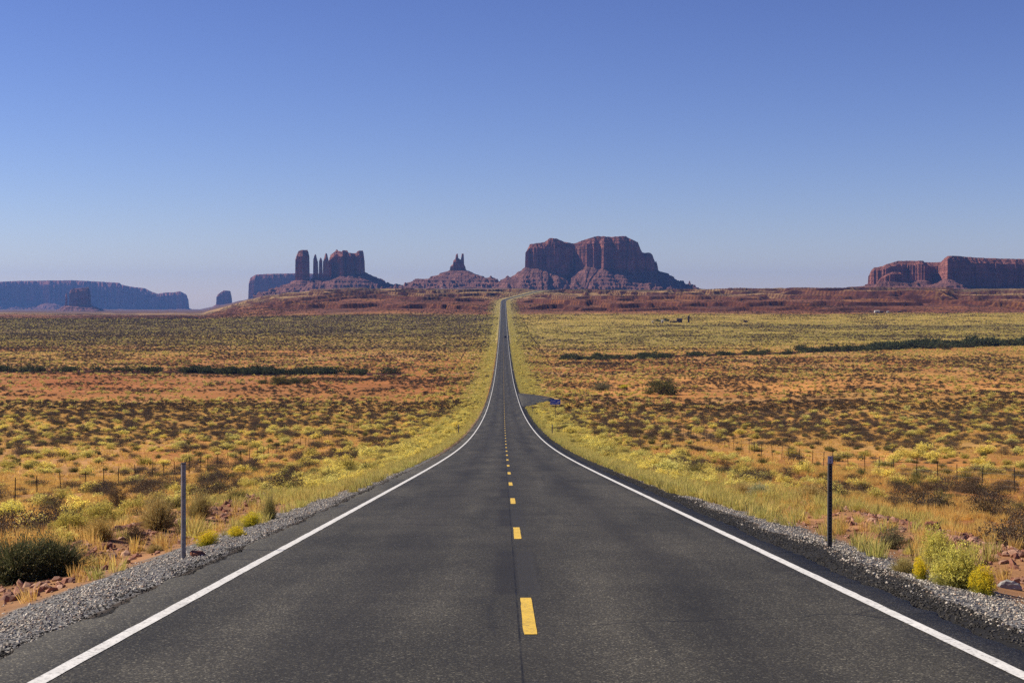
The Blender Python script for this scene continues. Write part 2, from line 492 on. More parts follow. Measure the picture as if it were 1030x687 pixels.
def mat_plain(name, col, rough=0.6, metal=0.0, var=0.25, scale=8.0, spec=0.4):
    m, nt = new_mat(name); n = N(nt); v = n.coords()
    f = n.noise(v, scale, 4, 0.6)
    c = n.mix(1.0, col, n.ramp(f, [(0.3, 1 - var), (0.7, 1 + var)]), 'MULTIPLY')
    n.surface(c, rough, n.bump(f, 0.15, 0.01), spec, metal)
    return m

M = dict(
    ground=mat_ground(), asphalt=mat_asphalt(),
    white=mat_paint('white_road_paint', (0.76, 0.75, 0.71)),
    yellow=mat_paint('yellow_road_paint', (0.76, 0.50, 0.07)),
    cliff=mat_rock('cliff_rock', (0.20, 0.070, 0.050), (0.42, 0.175, 0.125), (0.075, 0.030, 0.028)),
    talus=mat_rock('talus_rock', (0.28, 0.130, 0.100), (0.14, 0.060, 0.050), (0.08, 0.036, 0.032), 0.10, 0.01),
    sage=mat_leaf('sagebrush_leaf', [(0.70, 0.62, 0.55), (0.95, 0.90, 0.85), (1.25, 1.10, 0.95), (0.85, 0.80, 0.85)], 0.2),
    rabbit=mat_leaf('rabbitbrush_leaf', [(0.8, 0.76, 0.6), (1.1, 1.06, 0.95), (1.35, 1.28, 1.0), (1.1, 1.15, 1.2), (.9, .82, .7)], 0.45),
    grass=mat_leaf('dry_grass_blade', [(0.8, 0.72, 0.6), (1.0, 0.95, 0.9), (1.2, 1.12, 0.95), (0.95, 1.0, 0.85)], 0.5),
    olive=mat_leaf('olive_leaf', [(0.75, 0.85, 0.75), (1.0, 1.0, 1.0), (1.15, 1.1, 0.9)], 0.3),
    twig=mat_plain('twig_bark', (0.14, 0.10, 0.07), 0.9, scale=30),
    steel=mat_plain('galvanised_steel', (0.26, 0.25, 0.25), 0.55, 0.6, 0.3, 14),
    darksteel=mat_plain('dark_steel', (0.10, 0.095, 0.09), 0.6, 0.5, 0.3, 14),
    plate=mat_plain('grey_reflector_plate', (0.42, 0.41, 0.46), 0.45, 0.0, 0.12, 20),
    rust=mat_plain('rusty_post_paint', (0.045, 0.035, 0.03), 0.8, 0.1, 0.4, 10),
    palepaint=mat_plain('pale_post_paint', (0.5, 0.48, 0.42), 0.7, 0, 0.2),
    redrock=mat_plain('red_sandstone', (0.26, 0.11, 0.07), 0.9, 0, 0.35, 6, 0.2),
    greyrock=mat_plain('grey_stone', (0.30, 0.28, 0.26), 0.9, 0, 0.3, 8, 0.2),
    signblue=mat_plain('blue_sign_sheet', (0.02, 0.07, 0.48), 0.4, 0, 0.08, 3),
    signwhite=mat_plain('white_sign_print', (0.75, 0.75, 0.78), 0.5, 0, 0.05, 3),
    carpaint=mat_plain('black_car_paint', (0.012, 0.012, 0.014), 0.25, 0.2, 0.1, 2, 0.6),
    glass=mat_plain('dark_window_glass', (0.02, 0.022, 0.026), 0.08, 0, 0.05, 2, 0.8),
    rubber=mat_plain('black_rubber', (0.02, 0.02, 0.02), 0.85),
    taillight=mat_plain('red_lamp_lens', (0.35, 0.02, 0.02), 0.3),
    darkwood=mat_plain('dark_weathered_wood', (0.045, 0.025, 0.03), 0.9, 0, 0.3, 3),
    siding=mat_plain('pale_siding', (0.55, 0.53, 0.48), 0.7, 0, 0.12, 2),
    roofing=mat_plain('dark_roof_sheet', (0.06, 0.05, 0.055), 0.7, 0, 0.2, 2),
)

# ------------------------------------------------------------------ ground sheet
def build_ground():
    ys = [np.arange(-260, 6, 6.0), np.arange(6, 36, 0.22), np.arange(36, 80, 0.5), np.arange(80, 300, 1.6),
          np.arange(300, 1250, 4.0), np.arange(1250, 2250, 10.0), np.arange(2250, 3800, 2.8),
          np.arange(3800, 6500, 40.0), np.arange(6500, 16001, 190.0)]
    ys = np.concatenate(ys)
    inner = np.concatenate([np.linspace(0, 3.8, 4), np.arange(4.1, 9.0, 0.22), np.arange(9.1, 14.0, 0.5)])
    K = 185
    u = np.linspace(0, 1, K + 1)[1:]
    rows_x = []
    for y in ys:
        W = 70 + 0.42 * max(y, 0.0)
        g = inner[-1] + (W - inner[-1]) * (0.35 * u + 0.65 * u ** 1.7)
        g = np.concatenate([g, W * np.array([1.08, 1.25, 1.6, 2.2, 3.0])])
        h = np.concatenate([inner, g]); rows_x.append(np.concatenate([-h[::-1][:-1], h]))
    xs = np.array(rows_x) + road_x(ys)[:, None] * (1 - 0.0)
    yy = np.repeat(ys[:, None], xs.shape[1], 1)
    z = terrain_z(xs, yy)
    R_, C_ = xs.shape
    verts = np.stack([xs, yy, z], -1).reshape(-1, 3)
    i = np.arange(R_ * C_).reshape(R_, C_)
    quads = np.stack([i[:-1, :-1], i[:-1, 1:], i[1:, 1:], i[1:, :-1]], -1).reshape(-1, 4)
    me = np_mesh('ground', verts, quads, smooth_shade=True)
    x = xs.ravel(); y = yy.ravel(); zf = z.ravel()
    s = x - road_x(y); d = np.abs(s)
    orange = np.array([0.47, 0.205, 0.058]); red = np.array([0.38, 0.128, 0.036]); tan = np.array([0.52, 0.32, 0.125])
    gold = np.array([0.50, 0.33, 0.075]); green = np.array([0.40, 0.31, 0.075]); brown = np.array([0.17, 0.072, 0.05])
    dkred = np.array([0.10, 0.034, 0.026]); black = np.array([0.028, 0.027, 0.026]); grey = np.array([0.22, 0.18, 0.13])
    olive = np.array([0.17, 0.125, 0.05])
    n1 = fbm(x / 28., y / 45., 81, 4) ; n2 = fbm(x / 7., y / 11., 82, 3); n3 = fbm(x / 160., y / 300., 83, 4)
    def L(c, t, w): return c + (t - c) * w[:, None]
    c = np.tile(orange, (len(x), 1))
    c = L(c, red, smooth(-.05, .35, n1 + .35 * n2) * 0.75)
    c = L(c, tan, smooth(.1, .45, -n1 + .4 * n2) * 0.5)
    nearv = (1 - smooth(10.5, 15, d + 1.5 * n2)) * (1 - smooth(70, 110, y))
    c = L(c, np.array([.34, .19, .095]), nearv * .75)
    # low herb cover on the plain, in long bands
    mid = smooth(60, 200, y)
    c = L(c, gold, mid * smooth(-.25, .3, n3 + .3 * n1) * 0.45 * (1 - smooth(1150, 1250, y)))
    left = x < 0
    # red flat beyond the dark sage on the left, bare pans on the right
    c = L(c, red * .95, np.where(left, smooth(430, 480, y) * (1 - smooth(700, 740, y)), 0) * 0.6)
    c = L(c, orange * 1.2, np.where(~left, smooth(470, 520, y + 30 * n1) * (1 - smooth(640, 700, y)), 0) * 0.7)
    far = smooth(1050, 1300, y + 60 * n1) * (1 - smooth(2050, 2250, y + 50 * n1))
    c = L(c, green, far * np.where(left, 0.62, 0.85))
    nb = fbm(x / 330., y / 95., 205, 4)
    c = L(c, olive * .8, far * smooth(.0, .5, nb) * .7)
    c = L(c, olive, far * np.where(left, smooth(1350, 1600, y + 120 * n3), smooth(-.1, .4, n3) * .3) * 0.8)
    c = L(c, gold * 0.95, far * np.where(left, 0.0, smooth(1700, 1950, y)) * 0.6)
    hill = smooth(2050, 2300, y + 60 * n1)
    c = L(c, np.array([.17, .060, .028]), hill * 0.95)
    hn = fbm(x / 75., y / 150., 87, 5, .65)
    c = L(c, orange * .75, hill * smooth(.05, .4, hn) * 0.7)  # noise patches with the tone of sunlit ledges painted into the soil
    c = L(c, np.array([.10, .042, .028]), hill * smooth(.05, .4, -hn) * 0.7)  # ledge shadow tone painted into the soil between the lighter patches
    c = L(c, olive * 1.0, hill * smooth(3050, 3500, y + 120 * n1) * 0.7)
    c = L(c, tan * .9, hill * smooth(.05, .3, fbm(x / 120., y / 120., 88, 4)) * smooth(2800, 3150, y) * 0.8)
    c = L(c, np.array([.13, .068, .052]), smooth(3900, 4600, y) * .9)
    # steep faces bare and dark red, with ledge shade darkened into the colour
    gx = np.gradient(z, axis=0) / np.maximum(np.gradient(yy, axis=0), 1e-3)
    steep = smooth(.08, .25, np.abs(gx)).ravel() * smooth(500, 700, y)
    c = L(c, dkred * .75, steep)
    # green-yellow verge along the road
    vg = smooth(4.7, 5.3, d) * (1 - smooth(7.5, 18 , d + 5 * n2 + 4 * n1)) * smooth(40, 90, y) 
    c = L(c, np.array([.40, .31, .10]), vg * 0.8 * (1 - .3 * smooth(2500, 3500, y)))
    vgf = (1 - smooth(9, 24, d + 5 * n1)) * smooth(1100, 1500, y)
    c = L(c, np.array([.33, .28, .11]), vgf * 0.6)
    # shoulders: crumbled asphalt, then grey gravel
    ew = np.where(s > 0, 4.85 + .45 * fbm(y / 3.1, y * 0, 77, 3), 4.42) + 0.10 * fbm(x * 0 + np.sign(s) * 5, y / 1.7, 85, 4)
    c = L(c, black, 1 - smooth(ew + .02, ew + .25, d))
    gw = np.where(s > 0, 6.1, 6.35) - 0.9 * smooth(26, 60, y) + 0.35 * fbm(x / 1.1, y / 2.2, 86, 3)
    gr = smooth(ew - .05, ew + .15, d) * (1 - smooth(gw - .9, gw + .4, d)) * (1 - .55 * smooth(60, 130, y)) * (1 - smooth(300, 500, y))
    c = L(c, grey, gr * .6)
    # dirt road leaving the turnout, and small crossings
    tk = (1 - smooth(1.6, 3.2, np.abs(y - (446 + 0.32 * (x - 15) + 6 * np.sin(x / 19.))))) * smooth(10, 16, x) * (1 - smooth(95, 120, x))
    c = L(c, tan * .6, tk * .8 * smooth(22, 34, x))
    for yc, sl in ((735, .1), (1005, -.2)):
        t2 = (1 - smooth(2, 5, np.abs(y - yc - sl * x))) * (1 - smooth(16, 30, d))
        c = L(c, np.array([.42, .35, .27]), t2 * .8)
    # little pale wash scar
    sc_ = (1 - smooth(0, 10, np.abs(y - 1700 - (x - 64) * 9.0))) * (1 - smooth(4.5, 7, np.abs(x - 70)))
    c = L(c, np.array([.62, .45, .30]), sc_)
    color_attr(me, 'soil', np.clip(c, 0.01, .8))
    float_attr(me, 'gravel', gr * 0.95 + 0.05)
    o = link('ground', me, M['ground']); tag(o, kind='structure')
    return o
build_ground()

# ------------------------------------------------------------------ road
def strip(name, f_left, f_right, ys, lift, mat, parent=None, cols=2, thick=0.0):
    a = f_left(ys); b = f_right(ys)
    t = np.linspace(0, 1, cols)
    xs = a[:, None] * (1 - t) + b[:, None] * t
    yy = np.repeat(ys[:, None], cols, 1)
    z = np.repeat((road_z(ys) + lift)[:, None], cols, 1)
    if thick:
        xs = np.concatenate([xs[:, :1] - .05, xs, xs[:, -1:] + .05], 1)
        yy = np.concatenate([yy[:, :1], yy, yy[:, :1]], 1)
        z = np.concatenate([z[:, :1] - thick, z, z[:, :1] - thick], 1)
    R_, C_ = xs.shape
    i = np.arange(R_ * C_).reshape(R_, C_)
    q = np.stack([i[:-1, :-1], i[:-1, 1:], i[1:, 1:], i[1:, :-1]], -1).reshape(-1, 4)
    me = np_mesh(name, np.stack([xs, yy, z], -1).reshape(-1, 3), q, smooth_shade=True)
    return link(name, me, mat, parent)

ROAD_Y = np.concatenate([np.arange(-220, 4, 4.0), np.arange(4, 60, 0.12), np.arange(60, 200, 0.5), np.arange(200, 1200, 4.0), np.arange(1200, 3760, 8.0)])
def edge_l(y): return road_x(y) - 4.22 - 0.13 * fbm(y / 2.3, y * 0 + 2, 91, 5, .6) - 0.10 * fbm(y / .35, y * 0 + 4, 92, 3)
def edge_r(y): return road_x(y) + 4.02 + 0.09 * fbm(y / 2.3, y * 0 + 7, 93, 5, .6) + 0.07 * fbm(y / .35, y * 0 + 4, 94, 3)
road = strip('road', edge_l, edge_r, ROAD_Y, 0.0, M['asphalt'], cols=12, thick=0.13)
tag(road, kind='structure')
for sgn in (-1, 1):
    strip('edge_line', lambda y, s=sgn: road_x(y) + s * 3.6 - .066 + .006 * fbm(y / .5, y * 0, 95 + s, 2),
          lambda y, s=sgn: road_x(y) + s * 3.6 + .066 + .006 * fbm(y / .4, y * 0, 99 + s, 2), ROAD_Y, 0.005, M['white'], road)
for k in range(-2, 98):
    y0 = 14.04 + 12.2 * k
    ys = np.linspace(y0, y0 + 3.05, 12)
    strip('centre_dash', lambda y: -0.06 + .008 * fbm(y / .2, y * 0, 3, 2) + 0 * y, lambda y: 0.06 + .006 * fbm(y / .2, y * 0, 4, 2) + 0 * y, ys, 0.005, M['yellow'], road)
# distant dashes melt together
v, q = [], []
for k in range(98, 296):
    y0 = 14.04 + 12.2 * k; xr = float(road_x(y0))
    b = len(v)
    v += [(xr - .06, y0, float(road_z(y0)) + .005), (xr + .06, y0, float(road_z(y0)) + .005),
          (xr + .06, y0 + 3, float(road_z(y0 + 3)) + .005), (xr - .06, y0 + 3, float(road_z(y0 + 3)) + .005)]
    q.append((b, b + 1, b + 2, b + 3))
o = link('centre_dash', np_mesh('centre_dash', v, q), M['yellow'], road); o['kind'] = 'stuff'
# paved turnout on the right
poly = [(3.9, 352), (6, 362), (9.5, 385), (12.5, 405), (13.2, 420), (11.5, 436), (8, 455), (3.9, 470)]
pys = np.linspace(352, 470, 60)
px_out = np.interp(pys, [p[1] for p in poly], [p[0] for p in poly])
turn = strip('turnout', lambda y: 0 * y + 3.9, lambda y: np.interp(y, pys, px_out) + .3 * fbm(y / 6., y * 0, 12, 3), pys, -0.012, M['asphalt'], cols=5, thick=0.25)
tag(turn, kind='structure')
turn['kind'] = 'structure'

# ------------------------------------------------------------------ buttes and mesas
def butte(name, label, cat, D, X0, X1, v0, v1, blocks, foot, base_row, rdx=0.6, dv=4.0, slope=0.5, seed=0, flute=9.0, ledge=1.0, rim=14.0, mats=('cliff', 'talus')):
    """blocks: list of (Xa, Xb, front [(X, v)], back [(X, v)], top [(X, row)]); X and row are read off the photograph at distance D,
    v is metres of depth from D; everything is then real metres."""
    mpp = D / F
    Xs = np.arange(X0, X1, rdx); vs = np.arange(v0, v1, dv)
    XX, VV = np.meshgrid(Xs, vs)
    y = D + VV; x = CAMX + (XX - 506) * y / F
    rz = lambda r: CAMZ + (300 - np.asarray(r, float)) * mpp
    fl = flute * (fbm(XX * mpp / 38., VV / 38., seed + 1, 4, .62) + .5 * fbm(XX * mpp / 11., VV / 11., seed + 2, 2))
    fx = 0.55 * fl / mpp
    inside = np.zeros(XX.shape, bool); top = np.full(XX.shape, -1e9)
    for (xa, xb, fr, bk, tp) in blocks:
        f_ = np.interp(XX, *zip(*fr)); b_ = np.interp(XX, *zip(*bk))
        k = min(1.0, (xb - xa) * mpp / 120.0)
        ins = (XX > xa + fx * k * .35) & (XX < xb + fx * k * .35) & (VV > f_ + fl * k) & (VV < b_ + fl * k)
        t = rz(np.interp(XX, *zip(*tp)))
        top = np.where(ins, np.maximum(top, t), top); inside |= ins
    # edge cells
    e = inside.copy()
    e[1:-1, 1:-1] = inside[1:-1, 1:-1] & ~(inside[:-2, 1:-1] & inside[2:, 1:-1] & inside[1:-1, :-2] & inside[1:-1, 2:])
    ex, ey, eX = x[e], y[e], XX[e]
    dist = np.empty(XX.size); near = np.empty(XX.size, int)
    xf, yf = x.ravel(), y.ravel()
    for a in range(0, XX.size, 4000):
        dd = (xf[a:a + 4000, None] - ex) ** 2 + (yf[a:a + 4000, None] - ey) ** 2
        near[a:a + 4000] = dd.argmin(1); dist[a:a + 4000] = np.sqrt(dd.min(1))
    dist = dist.reshape(XX.shape); nX = eX[near].reshape(XX.shape)
    footz = rz(np.interp(nX, *zip(*foot))); base = rz(base_row)
    Rr = (footz - base) / slope
    gul = fbm(x / 42., y / 90., seed + 9, 4, .6)
    dg = dist * (1 + 0.55 * gul)
    t = np.clip(1 - dg / np.maximum(Rr, 1), 0, 1)
    zt = base + (footz - base) * t ** 1.08
    stp = 15.0
    wz = zt / stp + .7 * fbm(x / 200., y / 200., seed + 11, 3)
    fr = wz - np.floor(wz)
    zt2 = zt + ledge * stp * (smooth(.45, .62, fr) - fr) * .75
    zt = np.where(t > 0, zt + (zt2 - zt) * smooth(-.5, .5, fbm(x / 130., y / 130., seed + 18, 2)), zt)
    zt = zt + 1.8 * fbm(x / 12., y / 12., seed + 12, 3)
    zt = np.where(dg > Rr, base - 14 * smooth(0, 120, dg - Rr) - 2, zt)
    # cliffs: sheer, with a stepped rim
    H = top - footz
    g = 0.80 + 0.07 * smooth(.2, .32, dist / rim) + 0.06 * smooth(.55, .65, dist / rim) + .07 * smooth(.9, 1., dist / rim)
    thin = np.zeros_like(dist)
    zi = footz + H * np.clip(g + .05 * fbm(x / 15., y / 15., seed + 14, 2), 0, 1)
    zi = zi + (1.5 * fbm(x / 9., y / 9., seed + 15, 3))
    z = np.where(inside, np.maximum(zi, zt), zt)
    R_, C_ = XX.shape
    i = np.arange(R_ * C_).reshape(R_, C_)
    q = np.stack([i[:-1, :-1], i[:-1, 1:], i[1:, 1:], i[1:, :-1]], -1).reshape(-1, 4)
    V = np.stack([x, y, z], -1).reshape(-1, 3)
    c = (x.mean(), float(D), base - 16)
    V = V - np.array(c)
    root = empty(name, c)
    tag(root, label, cat)
    insf = inside.ravel()[q].any(1)
    drop = (z.ravel()[q] < base - 13).all(1)
    for nm, sel, mt in (('cliff', insf & ~drop, mats[0]), ('talus_slope', ~insf & ~drop, mats[1])):
        qq = q[sel]; used, inv = np.unique(qq, return_inverse=True)
        link(nm, np_mesh(nm, V[used], inv.reshape(qq.shape)), M[mt], root)
    return root

butte('mesa', 'broad dark red mesa with two flat summits rising right of the road end', 'mesa', 6000, 480, 716, -260, 330,
      [(528.7, 574, [(528, 50), (531, 8), (540, -6), (552, 4), (558, -8), (566, 2), (574, 16)], [(528, 210), (574, 230)],
        [(528, 250.5), (530, 248.5), (533, 245.5), (547.8, 243.6), (553, 239.6), (560, 240), (563, 241.5), (569.5, 243.4), (577, 244.8)]),
       (570, 661.4, [(570, 18), (578, 18), (584, -4), (590, -20), (597, -30), (603, -22), (607, -38), (616, -32), (622, -42), (630, -24), (636, -32), (645, -14), (652, -8), (661, 50)],
        [(570, 230), (661, 180)],
        [(570, 244.6), (577.7, 244.6), (588.5, 241.2), (597, 238.8), (600.8, 237.6), (615, 238.6), (629.3, 237.6), (632, 239.5), (641.6, 244.1), (644.3, 251), (646, 254),
         (649, 254.6), (653.8, 254), (656, 256), (659, 263), (660, 261), (661.5, 266)])],
      [(528, 268.6), (545, 270), (556, 274), (572, 279), (580, 274), (588.5, 267.5), (610, 270.5), (640, 275), (661, 270.8)], 292, .50, 3.2, .64, 100, 11, .6, 15)

butte('spire_butte', 'twin rock spires on a wide low cone, left of the road end', 'butte', 6200, 385, 526, -230, 230,
      [(452.6, 468.6, [(453, -24), (468, -22)], [(453, 24), (468, 22)],
        [(453, 267.5), (455.6, 266.4), (455.9, 262.2), (458.2, 261), (458.5, 256.2), (460.6, 255.4), (461, 259.8), (463.4, 261.5), (464, 261), (464.3, 255.3), (466.6, 255.4), (466.9, 266), (468.6, 269)])],
      [(453, 272), (468, 271.5)], 290.5, .45, 3.6, .34, 200, 3, .8, 4)
butte('spire_butte', 'castle-like butte with separate pillar and thin spires, left of centre', 'butte', 6400, 255, 428, -230, 260,
      [(297.2, 311.8, [(297, 26), (301, -10), (304, -34), (312, -24)], [(297, 30), (312, 30)], [(297, 256), (299, 253), (303, 252), (311, 251.8), (312, 254)]),
       (315.2, 320.2, [(315, -14), (320, -14)], [(315, 16), (320, 16)], [(315.2, 257), (316.6, 255.6), (318.2, 256.5), (319.4, 260)]),
       (320.9, 324.6, [(320, -14), (325, -14)], [(320, 14), (325, 14)], [(320.8, 259), (322, 257.5), (324, 258)]),
       (324.9, 331.4, [(324, -20), (331, -20)], [(324, 30), (331, 30)], [(324.8, 260), (326.5, 258.5), (328, 254.5), (329.5, 256), (331, 260)]),
       (330.8, 367.0, [(331, 52), (336, 14), (339, 10), (343, -46), (345, -48), (348, -22), (353, -36), (357, -14), (362, -24), (367, 30)], [(331, 60), (340, 110), (367, 110)],
        [(331, 257.5), (333, 256), (337.5, 252.8), (339, 250.6), (340.5, 252), (344, 253.8), (345, 252.2), (349.5, 252.2), (351, 254.6), (358.5, 255),
         (359.5, 253.2), (361.5, 252.4), (364, 252.4), (365, 251.6), (366, 253), (367.2, 262)])],
      [(297, 281.7), (312, 281), (318, 279), (331, 278.5), (345, 277.5), (367, 274)], 297, .36, 3.2, .46, 300, 6, .6, 7)
butte('mesa', 'flat hazy mesa half hidden behind the castle-like butte', 'mesa', 11000, 226, 345, -420, 420,
      [(250.4, 330, [(250, 60), (256, 0), (300, 30), (330, 60)], [(250, 250), (330, 260)],
        [(250.4, 283), (252, 279.5), (257.9, 276.3), (270, 275.6), (297, 275), (330, 275.4)])],
      [(250, 300.5), (300, 299)], 311, .6, 7, .5, 400, 14, .6, 10)
butte('butte', 'small lone hazy blue butte between the long mesa and the castle butte', 'butte', 12000, 206, 246, -220, 220,
      [(218, 233.8, [(218, -40), (234, -30)], [(218, 50), (234, 50)],
        [(218, 297.5), (220, 296), (222, 294.5), (225.5, 292.2), (232, 292.8), (233.2, 297)])],
      [(218, 306), (234, 305)], 312, .45, 6, .6, 450, 8, .6, 6)
butte('mesa', 'long hazy blue mesa spanning the far left horizon', 'mesa', 14200, -110, 205, -460, 560,
      [(-100, 190, [(-100, 80), (-20, 0), (20, 70), (42, 120), (50, 20), (95, 40), (120, 10), (150, 60), (190, 30)], [(-100, 400), (190, 330)],
        [(-100, 284), (0, 283.5), (18, 282.6), (38, 282.3), (75.7, 282), (121, 284.5), (123, 286.5), (132, 288.4), (146.4, 290), (153, 293.5), (159, 295.6),
         (168, 294.2), (175, 294.2), (181.7, 293), (188, 296.4), (190, 300)])],
      [(-100, 305.5), (62, 304.6), (100, 309), (190, 309.8)], 318, .8, 10, .42, 500, 34, .6, 14)
butte('butte', 'dark blue butte with a thin side spire before the long mesa', 'butte', 8600, 50, 112, -260, 260,
      [(70.5, 92, [(70, -50), (92, -40)], [(70, 60), (92, 60)], [(70.5, 293), (73, 290.8), (80, 290.2), (90, 289.2), (91.5, 291)]),
       (66.6, 68.8, [(66, -14), (69, -14)], [(66, 14), (69, 14)], [(66.6, 296), (67.6, 293.6), (68.8, 297)])],
      [(66, 307), (92, 306.5)], 315, .45, 6, .5, 550, 9, .6, 6)
butte('mesa', 'long red mesa with banded cliffs at the right edge', 'mesa', 5000, 840, 1200, -300, 420,
      [(873.2, 1190, [(873, 90), (880, 62), (895, 40), (910, 52), (925, 30), (930, 20), (934, 75), (944, 80), (949, 0), (953, -70), (957, -60), (972, -6), (1000, 10), (1030, 20), (1100, 10), (1190, 80)],
        [(873, 220), (900, 330), (1190, 380)],
        [(873, 277), (876, 271), (879, 268.8), (888, 267.6), (891.5, 265.6), (903.8, 262), (929, 262), (930, 263.4), (946.7, 262.8), (950, 259.5), (953, 257.6), (965, 257.8), (985, 259.2), (1030, 260.4), (1190, 262)])],
      [(873, 286), (905, 284), (930, 281), (944, 284), (953, 280), (975, 288), (1030, 287), (1190, 287)], 296, .6, 3.6, .42, 600, 11, .8, 16)
butte('butte', 'low stepped red butte in front of the right mesa', 'butte', 4600, 836, 950, -240, 160,
      [(884, 915, [(884, -20), (898, -36), (915, -10)], [(884, 30), (915, 30)], [(884, 281), (887, 279), (893, 275.5), (898, 274), (906, 274.2), (911, 277), (915, 281)])],
      [(884, 285), (915, 284.5)], 296.5, .7, 3.6, .20, 650, 6, 1.6, 12)
butte('ridge', 'low dark ridge on the horizon left of the right mesa', 'ridge', 5600, 690, 880, -200, 200,
      [(778, 792, [(778, -30), (792, -30)], [(778, 30), (792, 30)], [(778, 290.2), (785, 289.7), (792, 290.3)]),
       (800, 862, [(800, -30), (862, -30)], [(800, 40), (862, 40)], [(800, 290), (812, 289.4), (835, 290), (862, 289.5)])],
      [(778, 292), (862, 291.5)], 296, 1.0, 6, .12, 700, 5, 1.0, 12)

# ------------------------------------------------------------------ plants: mesh makers
def leaf_quads(c, size, aspect, up=0.0, rng=RNG):
    n = len(c)
    d = rng.normal(size=(n, 3)); d[:, 2] = np.abs(d[:, 2]) + up
    d /= np.linalg.norm(d, axis=1)[:, None]
    r = rng.normal(size=(n, 3)); s = np.cross(d, r); s /= np.linalg.norm(s, axis=1)[:, None] + 1e-9
    size = np.broadcast_to(size, (n,))[:, None]
    a = d * size; b = s * size * aspect * .5
    v = np.stack([c - b * .4, c + b * .4, c + a * .6 + b, c + a * .6 - b], 1)
    v = np.stack([c, c + a * .5 + b, c + a, c + a * .5 - b], 1)
    return v.reshape(-1, 3)

def blades(p0, p1, w, bend=0.15, rng=RNG):
    """thin two-segment blades from p0 to p1: a quad and a tip folded into two quads"""
    n = len(p0)
    d = p1 - p0
    L = np.linalg.norm(d, axis=1)[:, None]
    s = np.cross(d, rng.normal(size=(n, 3))); s /= np.linalg.norm(s, axis=1)[:, None] + 1e-9
    w = np.broadcast_to(w, (n,))[:, None]
    m = p0 + d * .55; m[:, 2] += (L[:, 0] * bend)
    v = np.stack([p0 - s * w * .5, p0 + s * w * .5, m + s * w * .45, m - s * w * .45, p1 + s * w * .08, p1 - s * w * .08], 1)
    base = np.arange(n)[:, None] * 6
    q = np.concatenate([base + np.array([0, 1, 2, 3]), base + np.array([3, 2, 4, 5])])
    return v.reshape(-1, 3), q

class Plant:
    def __init__(s): s.v = []; s.q = []; s.c = []; s.n = 0
    def quads(s, v, col):
        k = len(v) // 4
        s.v.append(v); s.q.append(s.n + np.arange(k * 4).reshape(-1, 4)); s.c.append(np.repeat(col, 4, 0) if len(col) == k else col); s.n += len(v)
    def faces(s, v, q, col):
        s.v.append(v); s.q.append(q + s.n); s.c.append(col); s.n += len(v)
    def mesh(s, name, mat):
        me = np_mesh(name, np.concatenate(s.v), np.concatenate(s.q))
        color_attr(me, 'tint', np.clip(np.concatenate(s.c), 0, 1))
        me.materials.append(mat)
        return me

def jitter(col, n, amt, rng):
    col = np.array(col, float)
    return col * (1 + amt * (rng.random((n, 1)) * 2 - 1)) * (1 + .25 * amt * (rng.random((n, 3)) * 2 - 1))

def dome(n, rng, shell=.55):
    u = rng.normal(size=(n, 3)); u[:, 2] = np.abs(u[:, 2]); u /= np.linalg.norm(u, axis=1)[:, None]
    return u * (shell + (1 - shell) * rng.random((n, 1)) ** .7)

def sage_mesh(seed, leaves=1100, size=.055, clumps=22, cols=((.15, .115, .085), (.20, .165, .13)), name='sagebrush', mat='sage', H=.62, twigs=40, spread=.16):
    """a mound one metre across; grey leaves in clumps on crooked twigs"""
    rng = np.random.default_rng(seed); P = Plant()
    cc = dome(clumps, rng, .62) * np.array([.40, .40, H * .80]); cc[:, 2] += .04
    k = rng.integers(0, clumps, leaves)
    p = cc[k] + rng.normal(size=(leaves, 3)) * np.array([spread * .7, spread * .7, spread * .48]) * (.6 + .8 * rng.random((clumps, 1))[k])
    p[:, 2] = np.abs(p[:, 2])
    v = leaf_quads(p, size * (.6 + .8 * rng.random(leaves)), .45, .7, rng)
    mixf = rng.random((leaves, 1)) * .6 + .4 * rng.random((clumps, 1))[k]
    col = np.array(cols[0]) * (1 - mixf) + np.array(cols[1]) * mixf
    P.quads(v, col * jitter((1, 1, 1), leaves, .25, rng))
    t = min(twigs, 400)
    e = cc[rng.integers(0, clumps, t)] + rng.normal(size=(t, 3)) * .07; e[:, 2] = np.abs(e[:, 2]) + .03
    b = rng.normal(size=(t, 3)) * np.array([.05, .05, 0])
    bv, bq = blades(b, e, .012, .08, rng)
    P.faces(bv, bq, np.repeat(jitter((.13, .10, .08), t, .3, rng), 6, 0))
    return P.mesh(name, M[mat])

